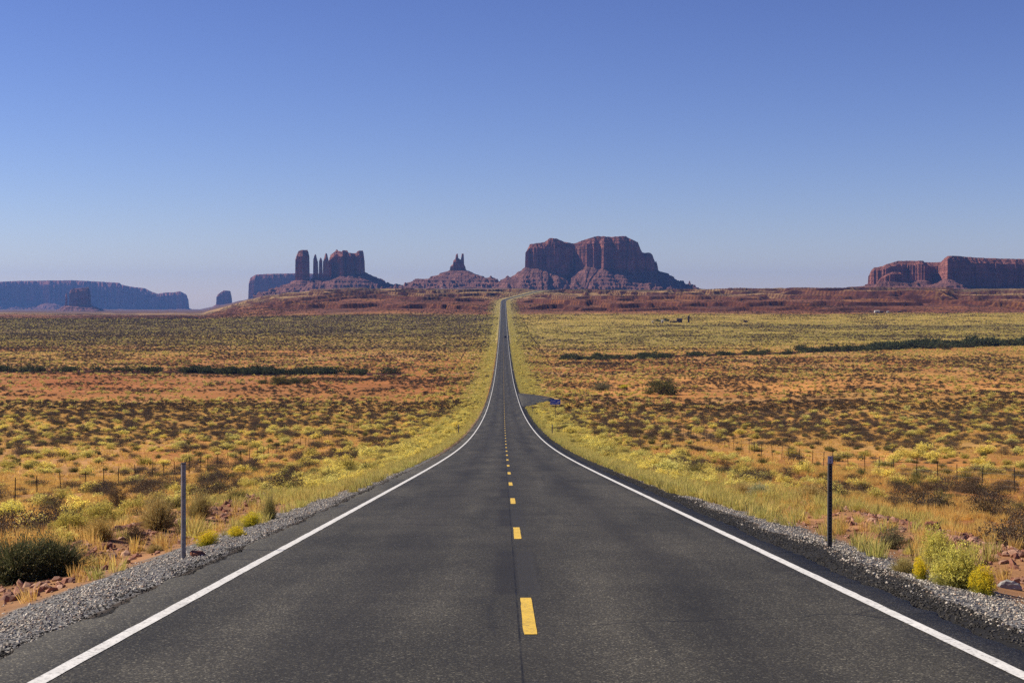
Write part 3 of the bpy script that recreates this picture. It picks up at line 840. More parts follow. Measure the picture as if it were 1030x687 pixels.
def rabbit_mesh(seed, stems=420, w=.012, tip=.035, tips=5, cols=((.30, .26, .07), (.52, .46, .15)), flower=(.82, .72, .22), fr=.8, H=.7, name='rabbitbrush', mat='rabbit', open_=.48, lobes=8):
    """upright feathery stems fanned from the crown, each with a small flower head"""
    rng = np.random.default_rng(seed); P = Plant()
    lob = dome(lobes, rng, .4) * np.array([.34, .34, .1])
    k = rng.integers(0, lobes, stems)
    u = dome(stems, rng, .72)
    e = u * np.array([open_ * .62, open_ * .62, H]) + lob[k]
    hl = (.58 + .48 * rng.random((lobes, 1)))[k]
    e[:, 2] = np.maximum(.05, e[:, 2] * hl[:, 0])
    b = e * np.array([.22, .22, 0]) + rng.normal(size=(stems, 3)) * np.array([.03, .03, 0])
    bv, bq = blades(b, e, w * (.7 + .7 * rng.random(stems)), .10, rng)
    f = rng.random((stems, 1))
    c0 = (np.array(cols[0]) * (1 - f) + np.array(cols[1]) * f)
    P.faces(bv, bq, np.repeat(c0, 6, 0))
    # leaves up the stems
    nl = stems * 2
    i = rng.integers(0, stems, nl); s_ = (.35 + .6 * rng.random((nl, 1)))
    p = b[i] * (1 - s_) + e[i] * s_; p[:, 2] += .05 * s_[:, 0]
    P.quads(leaf_quads(p, tip * 1.5 * (.6 + .8 * rng.random(nl)), .3, 1.3, rng), c0[i] * jitter((1, 1, 1), nl, .25, rng))
    # heads
    nf = int(stems * fr) * tips
    i = rng.integers(0, stems, int(stems * fr)).repeat(tips)
    keep = e[i][:, 2] > .25 * H; i = i[keep]; nf = len(i)
    p = e[i] + rng.normal(size=(nf, 3)) * tip * .8
    P.quads(leaf_quads(p, tip * (.5 + .7 * rng.random(nf)), .9, .3, rng), jitter(flower, nf, .22, rng))
    return P.mesh(name, M[mat])

def grass_mesh(seed, n=46, w=.012, H=.42, R=.16, cols=((.56, .37, .10), (.80, .58, .22)), name='grass', mat='grass', lean=.5):
    rng = np.random.default_rng(seed); P = Plant()
    a = rng.random(n) * 2 * PI; r = R * rng.random(n) ** .6
    b = np.stack([np.cos(a) * r, np.sin(a) * r, 0 * a - .02], 1)
    L = H * (.5 + .6 * rng.random(n)); a2 = a + rng.normal(size=n) * .7
    out = lean * L * rng.random(n)
    e = b + np.stack([np.cos(a2) * out, np.sin(a2) * out, L], 1)
    v, q = blades(b, e, w * (.6 + .8 * rng.random(n)), .10, rng)
    f = rng.random((n, 1))
    col = np.array(cols[0]) * (1 - f) + np.array(cols[1]) * f
    P.faces(v, q, np.repeat(col * jitter((1, 1, 1), n, .15, rng), 6, 0))
    return P.mesh(name, M[mat])

DARK = ((.060, .045, .028), (.115, .088, .058))
SAGE_HI = [sage_mesh(20 + i, 3000, .032, 30 + 2 * i, ((.072, .056, .040), (.145, .118, .085)), twigs=90, H=.55 + .04 * i) for i in range(5)]
SAGE_LO = [sage_mesh(40 + i, 200, .13, 12, DARK, twigs=8) for i in range(4)]
RAB_HI = [rabbit_mesh(60 + i, 420, lobes=6 + i) for i in range(5)]
RAB_LO = [rabbit_mesh(80 + i, 60, .035, .10, 2) for i in range(4)]
OLI_HI = [rabbit_mesh(100 + i, 420, .013, .03, 2, ((.12, .115, .04), (.26, .22, .075)), (.33, .27, .09), .5, .75, 'desert_shrub', 'olive') for i in range(4)]
OLI_LO = [rabbit_mesh(110 + i, 60, .035, .09, 2, ((.12, .115, .04), (.26, .22, .075)), (.33, .27, .09), .5, .75, 'desert_shrub', 'olive') for i in range(3)]
GRASS_HI = [grass_mesh(120 + i) for i in range(6)]
GRASS_LO = [grass_mesh(140 + i, 12, .045, .42, .25) for i in range(4)]
VERGE = [grass_mesh(160 + i, 60, .013, .38, .2, ((.36, .36, .10), (.72, .60, .22)), lean=.6) for i in range(4)]
VERGE_LO = [grass_mesh(170 + i, 14, .05, .38, .26, ((.34, .34, .09), (.68, .57, .20)), lean=.6) for i in range(3)]

# ------------------------------------------------------------------ scatter of what nobody could count
VARS = {}
def variants(key, meshes):
    if key not in VARS:
        c = bpy.data.collections.new('variants_' + key)
        for i, me in enumerate(meshes):
            o = bpy.data.objects.new('%s_%02d' % (key, i), me); c.objects.link(o)
        VARS[key] = c
    return VARS[key]

def scatter(name, key, meshes, x, y, scale, zoff=0.0, tilt=0.12, squash=None, kindname='stuff'):
    n = len(x)
    if n == 0: return None
    z = terrain_z(x, y) + zoff
    me = bpy.data.meshes.new(name)
    me.vertices.add(n); me.vertices.foreach_set('co', np.stack([x, y, z], 1).astype(np.float32).ravel())
    s = np.asarray(scale, float)
    sc = np.stack([s, s, s * (squash if squash is not None else 1.0)], 1)
    a = me.attributes.new('psc', 'FLOAT_VECTOR', 'POINT'); a.data.foreach_set('vector', sc.astype(np.float32).ravel())
    rot = np.stack([RNG.normal(size=n) * tilt, RNG.normal(size=n) * tilt, RNG.random(n) * 2 * PI], 1)
    a = me.attributes.new('prot', 'FLOAT_VECTOR', 'POINT'); a.data.foreach_set('vector', rot.astype(np.float32).ravel())
    a = me.attributes.new('pidx', 'INT', 'POINT'); a.data.foreach_set('value', RNG.integers(0, len(meshes), n).astype(np.int32))
    o = link(name, me, [None]); tag(o, kind='stuff')
    ng = bpy.data.node_groups.new('scatter_' + name, 'GeometryNodeTree')
    ng.interface.new_socket('Geometry', in_out='INPUT', socket_type='NodeSocketGeometry')
    ng.interface.new_socket('Geometry', in_out='OUTPUT', socket_type='NodeSocketGeometry')
    gi = ng.nodes.new('NodeGroupInput'); go = ng.nodes.new('NodeGroupOutput')
    iop = ng.nodes.new('GeometryNodeInstanceOnPoints')
    ci = ng.nodes.new('GeometryNodeCollectionInfo'); ci.inputs['Collection'].default_value = variants(key, meshes)
    ci.inputs['Separate Children'].default_value = True; ci.inputs['Reset Children'].default_value = True
    def at(nm, t):
        q = ng.nodes.new('GeometryNodeInputNamedAttribute'); q.data_type = t; q.inputs['Name'].default_value = nm; return q.outputs['Attribute']
    L = ng.links.new
    e2r = ng.nodes.new('FunctionNodeEulerToRotation')
    L(at('prot', 'FLOAT_VECTOR'), e2r.inputs[0])
    L(gi.outputs[0], iop.inputs['Points']); L(ci.outputs[0], iop.inputs['Instance'])
    iop.inputs['Pick Instance'].default_value = True
    L(at('pidx', 'INT'), iop.inputs['Instance Index']); L(e2r.outputs[0], iop.inputs['Rotation']); L(at('psc', 'FLOAT_VECTOR'), iop.inputs['Scale'])
    L(iop.outputs[0], go.inputs[0])
    md = o.modifiers.new('scatter', 'NODES'); md.node_group = ng
    return o

def field(n, y0, y1, spread=.36, margin=14.0):
    """random points on the plain ahead, even per square metre"""
    y = np.sqrt(y0 ** 2 + (y1 ** 2 - y0 ** 2) * RNG.random(n))
    x = (RNG.random(n) * 2 - 1) * (spread * y + margin)
    return x, y

def fringe_mask(x, y):
    """keep plants off the road, the turnout and the dirt track"""
    d = np.abs(x - road_x(y))
    ok = d > 6.2
    ok &= ~((x > 0) & (x < turnout_x(y) + 1.0))
    ok &= ~((np.abs(y - (446 + 0.32 * (x - 15) + 6 * np.sin(x / 19.))) < 3.0) & (x > 30) & (x < 118))
    return ok

HERO = []      # (x, y, radius) kept clear for plants built one by one
def clear_of_heroes(x, y):
    ok = np.ones(len(x), bool)
    for hx, hy, hr in HERO: ok &= (x - hx) ** 2 + (y - hy) ** 2 > hr * hr
    return ok

# ------------------------------------------------------------------ plants the photograph shows one by one
def hero(name, me, X, row, width_px, height_px, label, cat='shrub', native_h=.75, rz=0.0):
    x, y, z = ground_at(X, row)
    sx = width_px * y / F; sz = height_px * y / F / native_h
    o = link(name, me, [], None, (x, y, z - .02)); o.scale = (sx, sx, sz); o.rotation_euler = (0, 0, rz)
    HERO.append((x, y, sx * .48))
    tag(o, label, cat); return o

EPH = ((.075, .085, .035), (.15, .155, .07))
m_eph = rabbit_mesh(300, 2600, .007, .022, 1, EPH, (.24, .21, .09), .5, .75, 'dark_bush', 'olive', .52, 14)
m_eph2 = rabbit_mesh(301, 2200, .007, .022, 1, EPH, (.22, .20, .08), .5, .75, 'dark_bush', 'olive', .52, 12)
m_yel = rabbit_mesh(302, 1500, .006, .026, 7, ((.27, .25, .08), (.42, .38, .13)), (.74, .66, .20), .95, .75, 'rabbitbrush', 'rabbit', .5, 12)
m_pale = rabbit_mesh(303, 1700, .007, .028, 6, ((.40, .40, .12), (.64, .62, .26)), (.86, .80, .22), .7, .75, 'rabbitbrush', 'rabbit', .62, 6)
m_bright = rabbit_mesh(304, 900, .008, .03, 6, ((.30, .30, .05), (.48, .44, .07)), (.74, .60, .04), .95, .7, 'rabbitbrush', 'rabbit', .55, 9)
m_wisp = rabbit_mesh(305, 1300, .006, .02, 2, ((.36, .27, .10), (.56, .42, .17)), (.60, .46, .17), .4, .75, 'desert_shrub', 'olive', .5, 10)
m_brn = sage_mesh(306, 3200, .035, 34, ((.09, .065, .04), (.15, .115, .06)), 'dark_bush', 'sage', .68, 160)
m_gol = sage_mesh(307, 3600, .034, 34, ((.17, .155, .075), (.28, .24, .12)), 'desert_shrub', 'olive', .68, 200)
m_sil = rabbit_mesh(308, 1100, .008, .028, 3, ((.26, .28, .16), (.40, .42, .26)), (.46, .46, .30), .5, .75, 'desert_shrub', 'olive', .5, 9)

hero('dark_bush', m_eph, 16, 586, 96, 58, 'large dark green bush at the lower left edge beside the gravel', 'bush')
hero('dark_bush', m_eph2, 56, 580, 66, 46, 'dark green bush right against the large one, nearer the gravel shoulder', 'bush', rz=1.2)
hero('rabbitbrush', m_yel, 68, 541, 44, 27, 'pale yellow flowering rabbitbrush just above the big dark bushes', 'shrub')
hero('rabbitbrush', m_yel, 102, 532, 44, 28, 'round yellow-topped rabbitbrush behind the pale yellow one', 'shrub', rz=2.0)
hero('desert_shrub', m_wisp, 98, 544, 50, 30, 'thin straw-coloured shrub below the round yellow rabbitbrush', 'shrub', rz=.6)
hero('desert_shrub', m_wisp, 158, 533, 62, 44, 'tall olive-tan wispy shrub left of the left marker post', 'shrub', rz=.4)
hero('desert_shrub', m_wisp, 198, 522, 40, 34, 'wispy tan shrub right behind the left marker post', 'shrub', rz=2.4)
hero('dark_bush', m_brn, 134, 547, 26, 24, 'small dark brown bush between the straw shrub and the left marker post', 'bush')
hero('rabbitbrush', m_bright, 207, 549, 26, 18, 'small bright yellow bush right of the left marker post', 'shrub')
hero('rabbitbrush', m_bright, 251, 530, 24, 16, 'bright yellow bush on the verge, second right of the left post', 'shrub', rz=1.0)
hero('rabbitbrush', m_bright, 238, 540, 22, 12, 'low yellow-green clump between the two bright yellow bushes', 'shrub', rz=2.0)
hero('desert_shrub', m_wisp, 269, 524, 24, 33, 'slender golden shrub on the left verge where the rubble ends', 'shrub', rz=1.4)
hero('desert_shrub', m_wisp, 155, 556, 32, 12, 'flat yellowish grass clump left of the foot of the left post', 'shrub', rz=.2)
hero('dark_bush', m_brn, 56, 514, 34, 20, 'dark brown bush above the flowering rabbitbrush on the left', 'bush', rz=2)
hero('dark_bush', m_brn, 118, 512, 30, 26, 'dark grey-brown bush behind the round yellow rabbitbrush', 'bush', rz=1)
hero('rabbitbrush', m_pale, 12, 523, 40, 22, 'pale green rabbitbrush at the left edge above the dark bushes', 'shrub')
hero('desert_shrub', m_gol, 897, 553, 44, 28, 'grey-olive shrub right of the right marker post', 'shrub')
hero('rabbitbrush', m_pale, 966, 592, 62, 50, 'large pale green rabbitbrush near the lower right corner', 'shrub')
hero('rabbitbrush', m_bright, 992, 599, 34, 32, 'yellow-flowering bush at the right side of the large pale rabbitbrush', 'shrub', rz=1.3)
hero('rabbitbrush', m_bright, 929, 584, 18, 26, 'narrow bright yellow bush left of the large pale rabbitbrush', 'shrub', rz=2.3)
hero('desert_shrub', m_wisp, 910, 577, 42, 20, 'straw-yellow grass clump left of the narrow yellow bush', 'shrub', rz=.9)
hero('rabbitbrush', m_pale, 944, 574, 40, 46, 'tall yellow-green rabbitbrush behind the large pale one on the right', 'shrub', rz=2.8)
hero('dark_bush', m_brn, 928, 504, 28, 17, 'dark brown round bush before the right wire fence', 'bush', rz=.5)
hero('dark_bush', m_brn, 1000, 524, 50, 26, 'wide dark grey bush at the right edge above the rubble', 'bush', rz=1.5)
hero('dark_bush', m_brn, 872, 497, 26, 14, 'dark bush just right of the right marker post, near the fence', 'bush', rz=2.5)
hero('desert_shrub', m_sil, 764, 500, 30, 16, 'silvery green shrub left of the right marker post', 'shrub', rz=2.5)
hero('desert_shrub', m_wisp, 815, 505, 46, 22, 'brownish golden shrub left of the right marker post head', 'shrub', rz=.5)
hero('desert_shrub', m_wisp, 745, 500, 40, 18, 'golden dry shrub on the right beyond the grassy verge', 'shrub', rz=1.9)
m_tree = sage_mesh(320, 5200, .04, 46, ((.075, .075, .022), (.17, .15, .05)), 'large_bush', 'olive', .62, 60, .13)
hero('large_bush', m_tree, 665, 397, 37, 17, 'big olive green bush on the right beyond the dirt road', 'bush', .62)
hero('large_bush', m_gol, 604, 393, 27, 9, 'wide pale olive shrub left of the big olive bush', 'bush', .62)
hero('rabbitbrush', m_bright, 627, 391, 11, 4, 'small bright yellow-green bush between the two big olive bushes', 'shrub', .7)
hero('large_bush', m_tree, 280, 387, 22, 10, 'dark olive bush on the left plain, largest of a row of four', 'bush', .62, 1)
hero('large_bush', m_tree, 296, 386, 15, 7, 'dark olive bush, third of a row of four on the left plain', 'bush', .62, 2)
hero('large_bush', m_tree, 309, 386, 11, 6, 'small dark olive bush, right end of a row of four on the left plain', 'bush', .62, 3)
hero('large_bush', m_tree, 265, 386, 12, 5, 'small dark olive bush, left end of a row of four on the left plain', 'bush', .62, 4)

# ------------------------------------------------------------------ shrub field: the 300 that show largest of each kind, and the rest
def cover(x, y):
    """how much dark sage (a) and yellow rabbitbrush (b) grows at a place"""
    s = x; d = np.abs(x - road_x(y)); left = x < 0
    n1 = fbm(x / 26., y / 42., 201, 4); n2 = fbm(x / 9., y / 14., 202, 3)
    a = .55 + 1.35 * n1 + .9 * n2
    b = .50 - 1.0 * n1 + 1.2 * fbm(x / 13., y / 20., 203, 3)
    # dark sage bands
    a = a + np.where(left, .95 * smooth(280, 330, y) * (1 - smooth(430, 470, y)), .55 * smooth(190, 260, y) * (1 - smooth(400, 450, y)))
    b = b + np.where(left, .45 * smooth(160, 230, y) * (1 - smooth(300, 340, y)), .15)
    bare = np.where(left, smooth(460, 500, y) * (1 - smooth(690, 720, y)), .8 * smooth(490, 530, y + 30 * n1) * (1 - smooth(620, 660, y)))
    nb = fbm(x / 330., y / 95., 205, 4) * smooth(150, 400, y)
    a = a + .75 * nb; b = b - .6 * nb
    a = a - np.where(left, .25, .5) * bare; b = b - .3 * bare
    b = b + .5 * smooth(1000, 1250, y) ; a = a + np.where(left, .75, -.1) * smooth(950, 1250, y); b = b - np.where(left, .45, 0) * smooth(1250, 1500, y)
    verge = (1 - smooth(9, 13, d)) * smooth(45, 90, y)
    b = b + 1.2 * verge; a = a - 1.2 * verge
    near = (1 - smooth(9, 12, d)) * (1 - smooth(45, 90, y))
    a = a - .6 * near; a = a - .25 * (1 - smooth(50, 90, y)); b = b - .5 * near - .35 * np.where(left, 0, 1 - smooth(45, 75, y))
    return np.clip(a, 0, 1.3), np.clip(b, 0, 1.3)

def grow(n, y0, y1, which, keep):
    x, y = field(n, y0, y1)
    ok = fringe_mask(x, y) & clear_of_heroes(x, y)
    wl = np.abs(y - wash_left(x)) ; ok &= ~((wl < 9) & (x < -40))
    ab = cover(x, y)[which]
    ok &= RNG.random(n) < ab * keep
    return x[ok], y[ok]

def band(n, y0, y1, which, keep, lo, hi):
    x, y = grow(n, y0, y1, which, keep)
    s = lo + (hi - lo) * RNG.random(len(x)) ** 1.6
    return x, y, s

FENCE_X = 25.0
def side_zone(x, y):
    side = 'left' if x < 0 else 'right'
    inner = abs(x) < FENCE_X
    if y < 60: dep = 0
    elif y < 110: dep = 1
    else: dep = 2
    return side, inner, dep

def individuals(kind, meshes, x, y, s, look, name, cat, squash):
    """the plants that show largest become objects; returns the mask of the rest"""
    Xp = bearing(x, y)
    ang = s / y * ((Xp > -15) & (Xp < 1045))
    order = np.argsort(-ang)[:285]
    pick = np.zeros(len(x), bool); pick[order] = True
    z = terrain_z(x, y)
    for i in order:
        o = bpy.data.objects.new(name, meshes[int(RNG.integers(0, len(meshes)))])
        COL.objects.link(o)
        o.location = (x[i], y[i], z[i] - .02 * s[i]); o.scale = (s[i], s[i], s[i] * squash[i])
        o.rotation_euler = (RNG.normal() * .08, RNG.normal() * .08, RNG.random() * 2 * PI)
        side, inner, dep = side_zone(x[i], y[i])
        place = ('between the road and the %s wire fence' if inner else 'on the plain beyond the %s wire fence') % side
        dist = ('close by', 'in the middle ground', 'farther along')[dep]
        lab = '%s %s, %s' % (look, place, dist)
        tag(o, lab, cat, lab)
    return ~pick

def bushes(y0, y1, cell, spread=.36, margin=14.0):
    """one candidate per ground cell, each becoming sage, rabbitbrush or nothing"""
    n = int(2.2 * (spread * (y1 ** 2 - y0 ** 2) + 2 * margin * (y1 - y0)) / cell ** 2)
    x, y = field(n, y0, y1, spread, margin)
    key = np.floor(x / cell).astype(np.int64) * 100003 + np.floor(y / (cell * 1.15)).astype(np.int64)
    _, i = np.unique(key, return_index=True)
    x, y = x[i], y[i]
    ok = fringe_mask(x, y) & clear_of_heroes(x, y) & ~((np.abs(y - wash_left(x)) < 9) & (x < -40))
    x, y = x[ok], y[ok]
    a, b = cover(x, y)
    r = RNG.random(len(x))
    a = a * .80; b = b * .30
    t = np.maximum(1.0, a + b)
    return x, y, r < a / t, (r >= a / t) & (r < (a + b) / t)

def size(n, lo, hi, p=1.7): return lo + (hi - lo) * RNG.random(n) ** p
B1 = bushes(16, 130, 2.1); B2 = bushes(130, 360, 2.3); B3 = bushes(360, 1000, 2.3); B4 = bushes(1000, 2150, 2.6)
for k_, key, hi, lo, look, name, cat in (
        (2, 'sage', SAGE_HI, SAGE_LO, 'dark grey-brown sagebrush mound', 'sagebrush', 'shrub'),
        (3, 'rabbit', RAB_HI, RAB_LO, 'yellow-green rabbitbrush', 'rabbitbrush', 'shrub')):
    x1, y1 = B1[0][B1[k_]], B1[1][B1[k_]]
    s1 = size(len(x1), .6, 2.1); sq = (.50 + .25 * RNG.random(len(x1))) * (1.15 - .25 * smooth(40, 110, y1))
    rest = individuals(key, hi, x1, y1, s1, look, name, cat, sq)
    scatter(name, key + '_hi', hi, x1[rest], y1[rest], s1[rest], squash=sq[rest])
    x2, y2 = B2[0][B2[k_]], B2[1][B2[k_]]
    scatter(name, key + '_hi', hi, x2, y2, size(len(x2), .7, 2.6), squash=.42 + .22 * RNG.random(len(x2)))
    x3, y3 = B3[0][B3[k_]], B3[1][B3[k_]]
    scatter(name, key + '_lo', lo, x3, y3, size(len(x3), .9, 2.5), squash=.42 + .25 * RNG.random(len(x3)))
    x4, y4 = B4[0][B4[k_]], B4[1][B4[k_]]
    scatter(name, key + '_lo', lo, x4, y4, size(len(x4), .9, 2.6), squash=.42 + .25 * RNG.random(len(x4)))
# brush on the long rise
x1, y1 = field(170000, 2150, 3700)
ok = (np.abs(x1 - road_x(y1)) > 12) & (RNG.random(len(x1)) < .08 + .6 * np.clip(fbm(x1 / 120., y1 / 200., 250, 3) + .1, 0, 1))
scatter('sagebrush', 'sage_lo', SAGE_LO, x1[ok], y1[ok], 1.2 + 1.8 * RNG.random(ok.sum()), squash=.7 + 0 * x1[ok])
# olive shrubs in between
x1, y1 = field(9000, 22, 330)
ok = fringe_mask(x1, y1) & clear_of_heroes(x1, y1) & (RNG.random(len(x1)) < (.16 + .2 * (fbm(x1 / 20., y1 / 30., 210, 3) > .1)) * (1 - .6 * smooth(80, 150, y1)))
x1, y1 = x1[ok], y1[ok]; s1 = .6 + .9 * RNG.random(len(x1)); sq = .55 + .3 * RNG.random(len(x1))
rest = individuals('olive', OLI_HI, x1, y1, s1, 'olive-tan twiggy desert shrub', 'desert_shrub', 'shrub', sq)
scatter('desert_shrub', 'oli_hi', OLI_HI, x1[rest], y1[rest], s1[rest], squash=sq[rest])
x1, y1 = field(30000, 330, 1100)
ok = fringe_mask(x1, y1) & (RNG.random(len(x1)) < .22)
scatter('desert_shrub', 'oli_lo', OLI_LO, x1[ok], y1[ok], .6 + 1.0 * RNG.random(ok.sum()), squash=.5 + 0 * x1[ok])

# verge brush along both sides
def verge_points(n, y0, y1, d0, d1):
    y = y0 + (y1 - y0) * RNG.random(n); sgn = np.where(RNG.random(n) < .5, -1, 1)
    x = road_x(y) + sgn * (d0 + (d1 - d0) * RNG.random(n) ** 1.3)
    ok = fringe_mask(x, y) & clear_of_heroes(x, y)
    return x[ok], y[ok]
x1, y1 = verge_points(1300, 60, 330, 6.0, 16)
scatter('rabbitbrush', 'rabbit_hi', RAB_HI, x1, y1, .4 + .7 * RNG.random(len(x1)), squash=.75 + 0 * x1)
x1, y1 = verge_points(7000, 330, 2900, 5.8, 24)
scatter('rabbitbrush', 'rabbit_lo', RAB_LO, x1, y1, .6 + .8 * RNG.random(len(x1)), squash=.75 + 0 * x1)

# grass
def grass_cover(x, y):
    n = fbm(x / 11., y / 17., 221, 4) + .5 * fbm(x / 2.6, y / 3.4, 222, 2)
    d = np.abs(x - road_x(y))
    g = np.clip(.55 + 1.3 * n, 0, 1)
    g *= .22 + .78 * smooth(8.6, 12, d)
    return g
x1, y1 = field(60000, 15, 120); ok = fringe_mask(x1, y1) & (RNG.random(len(x1)) < grass_cover(x1, y1)) & clear_of_heroes(x1, y1)
scatter('grass', 'grass_hi', GRASS_HI, x1[ok], y1[ok], .35 + .6 * RNG.random(ok.sum()))
x1, y1 = field(130000, 120, 420); ok = fringe_mask(x1, y1) & (RNG.random(len(x1)) < .65 * grass_cover(x1, y1))
scatter('grass', 'grass_lo', GRASS_LO, x1[ok], y1[ok], .6 + .6 * RNG.random(ok.sum()), squash=.6 + 0 * x1[ok])
def verge_grass(n, y0, y1, d0, d1, hi):
    x, y = verge_points(n, y0, y1, d0, d1)
    nn = fbm(x / 2.2, y / 6., 231, 3)
    w = np.clip(.45 + 1.2 * nn + .6 * smooth(40, 70, y) + np.where(x > 0, .35 * smooth(25, 30, y), -.15), 0, 1)
    ok = RNG.random(len(x)) < w
    scatter('grass', 'verge_hi' if hi else 'verge_lo', VERGE if hi else VERGE_LO, x[ok], y[ok], .35 + .6 * RNG.random(ok.sum()))
def _fm(x, y): return np.abs(x - road_x(y)) > np.where(y < 45, 5.3, 4.75)
_old = fringe_mask
fringe_mask = lambda x, y: _fm(x, y) & ~((x > 0) & (x < turnout_x(y) + 1.0))
verge_grass(1500, 22, 130, 5.4, 8.2, True)
verge_grass(14000, 40, 200, 4.7, 12, True)
verge_grass(30000, 200, 1200, 4.7, 13, False)
fringe_mask = _old

# ------------------------------------------------------------------ stones
def rock_mesh(seed, name, mat, flat=.6, sub=2):
    import bmesh
    bm = bmesh.new(); bmesh.ops.create_icosphere(bm, subdivisions=sub, radius=.5)
    v = np.array([w.co[:] for w in bm.verts])
    rng = np.random.default_rng(seed)
    for _ in range(9):   # chop with planes for angular faces
        nrm = rng.normal(size=3); nrm /= np.linalg.norm(nrm); h = .28 + .14 * rng.random()
        d = v @ nrm - h; v = v - np.where(d > 0, d, 0)[:, None] * nrm
    v *= np.array([1 + .4 * rng.random(), 1 + .2 * rng.random(), flat])
    v += .02 * rng.normal(size=v.shape)
    for w, c in zip(bm.verts, v): w.co = c
    me = bpy.data.meshes.new(name); bm.to_mesh(me); bm.free(); me.materials.append(mat)
    return me
def stone_mat(name, tones):
    m, nt = new_mat(name); n = N(nt)
    r = n.node('ShaderNodeObjectInfo').outputs['Random']
    f = n.noise(n.coords(), 6.0, 3)
    c = n.mix(1.0, n.ramp(r, [(i / (len(tones) - 1), t) for i, t in enumerate(tones)]), n.ramp(f, [(.3, .8), (.7, 1.2)]), 'MULTIPLY')
    n.surface(c, .9, None, .2); return m
M['gravelstone'] = stone_mat('gravel_stone', [(.10, .095, .085), (.28, .26, .22), (.48, .43, .36), (.66, .60, .50), (.38, .28, .20), (.2, .18, .16)])
M['chip'] = stone_mat('asphalt_chip', [(.02, .019, .017), (.045, .041, .036), (.11, .10, .088)])
M['rubble'] = stone_mat('rubble_stone', [(.20, .085, .055), (.32, .15, .095), (.42, .25, .17), (.16, .08, .06)])
GST = [rock_mesh(400 + i, 'gravel_stone', M['gravelstone'], .7, 1) for i in range(5)]
CST = [rock_mesh(410 + i, 'asphalt_chip', M['chip'], .7, 1) for i in range(3)]
RST = [rock_mesh(420 + i, 'rubble_stone', M['rubble'], .6, 1) for i in range(5)]
def shoulder(n, side, lo, hi, y0=9.5, y1=70, jig=.25):
    y = np.exp(np.log(y0) + (np.log(y1) - np.log(y0)) * RNG.random(n))
    l = lo(y) if callable(lo) else lo; h = hi(y) if callable(hi) else hi
    d = l + (h - l) * RNG.random(n)
    d = d + jig * fbm(y * 0 + side * 5, y / 1.7, 85, 4)
    return side * d, y
for side, lo, hi in ((-1, 4.5, lambda y: 6.4 - .9 * smooth(26, 60, y)), (1, 4.6, lambda y: 6.2 - .9 * smooth(26, 60, y))):
    x1, y1 = shoulder(36000, side, lo, lambda y, h=hi: h(y) + .5)
    ok = RNG.random(len(x1)) < .72 + .5 * fbm(x1 / .9, y1 / 1.6, 260, 3) - .85 * smooth(5.2, 6.6, np.abs(x1)) - .5 * (1 - smooth(4.7, 5.15, np.abs(x1))) * (x1 > 0)
    x1, y1 = x1[ok], y1[ok]
    scatter('gravel', 'gravel', GST, x1, y1, .013 + .034 * RNG.random(len(x1)) ** 3, zoff=.004, tilt=.6)
for side, lo, hi, n_ in ((-1, 4.22, 4.62, 7000), (1, 4.08, lambda y: 4.95 + .45 * fbm(y / 3.1, y * 0, 77, 3), 17000)):
    x1, y1 = shoulder(n_, side, lo, hi)
    ok = RNG.random(len(x1)) < .75 + .8 * fbm(x1 / .7, y1 / 1.4, 265, 3); x1, y1 = x1[ok], y1[ok]
    scatter('asphalt_crumbs', 'chips', CST, x1, y1, .014 + .03 * RNG.random(len(x1)) ** 2, zoff=.003, tilt=.6)
# loose red rubble of the scraped bank
n_ = 14000
y1 = 17 + 50 * RNG.random(n_) ** 1.2; sg = np.where(RNG.random(n_) < .5, -1, 1)
x1 = sg * (8.4 + 1.1 * RNG.normal(size=n_)); ok = (np.abs(x1) > 6.4) & clear_of_heroes(x1, y1) & (RNG.random(n_) < .4 + fbm(x1 / 1.5, y1 / 3., 240, 3))
scatter('rubble', 'rubble', RST, x1[ok], y1[ok], .04 + .20 * RNG.random(ok.sum()) ** 3, zoff=.01, tilt=.5)
x1, y1 = field(9000, 14, 60); ok = np.abs(x1) > 6.3
scatter('rubble', 'rubble', RST, x1[ok], y1[ok], .02 + .06 * RNG.random(ok.sum()) ** 3, zoff=.004, tilt=.5)

BIG = [rock_mesh(440 + i, 'rock', M['redrock'], .55, 3) for i in range(5)]
def rock(X, row, wpx, label, mi, mat=None, hs=1.0, rz=0.0):
    x, y, z = ground_at(X, row)
    me = BIG[mi % 5]
    if mat: me = me.copy(); me.materials.clear(); me.materials.append(mat)
    o = link('rock', me, [], None, None); s = wpx * y / F
    o.location = (x, y, z + .12 * s * hs); o.scale = (s * .85, s * .8, s * hs); o.rotation_euler = (.1, .15, rz)
    tag(o, label, 'rock')
rock(198, 560, 17, 'reddish slab of rock at the foot of the left marker post', 0, hs=.9, rz=.4)
rock(94, 574, 14, 'flat red rock between the big dark bush and the gravel', 1, hs=.7, rz=1)
rock(88, 576, 8, 'small dark red rock touching the flat rock by the dark bush', 2, hs=.7, rz=2)
rock(87, 560, 9, 'dark flat stone behind the flat rock by the dark bush', 3, hs=.5, rz=2)
rock(100, 553, 8, 'red stone below the straw-coloured shrub', 4, hs=.6, rz=0)
rock(70, 545, 7, 'dark red stone beside the pale flowering rabbitbrush', 2, hs=.8, rz=1)
rock(288, 505, 11, 'flat dark slab on top of the left rubble bank', 3, hs=.5, rz=.3)
rock(231, 510, 8, 'dark red block in the left rubble bank', 1, hs=1., rz=.3)
rock(939, 535, 17, 'upright red boulder in the rubble right of the right post', 4, hs=1.5, rz=.3)
rock(920, 531, 12, 'pale pink boulder left of the upright red boulder', 1, hs=1.2, rz=1.3)
rock(966, 541, 26, 'long flat red slab right of the upright boulder', 0, hs=.5, rz=.0)
rock(1019, 594, 24, 'pale grey stone block at the right edge by the gravel', 2, M['greyrock'], .9, .2)
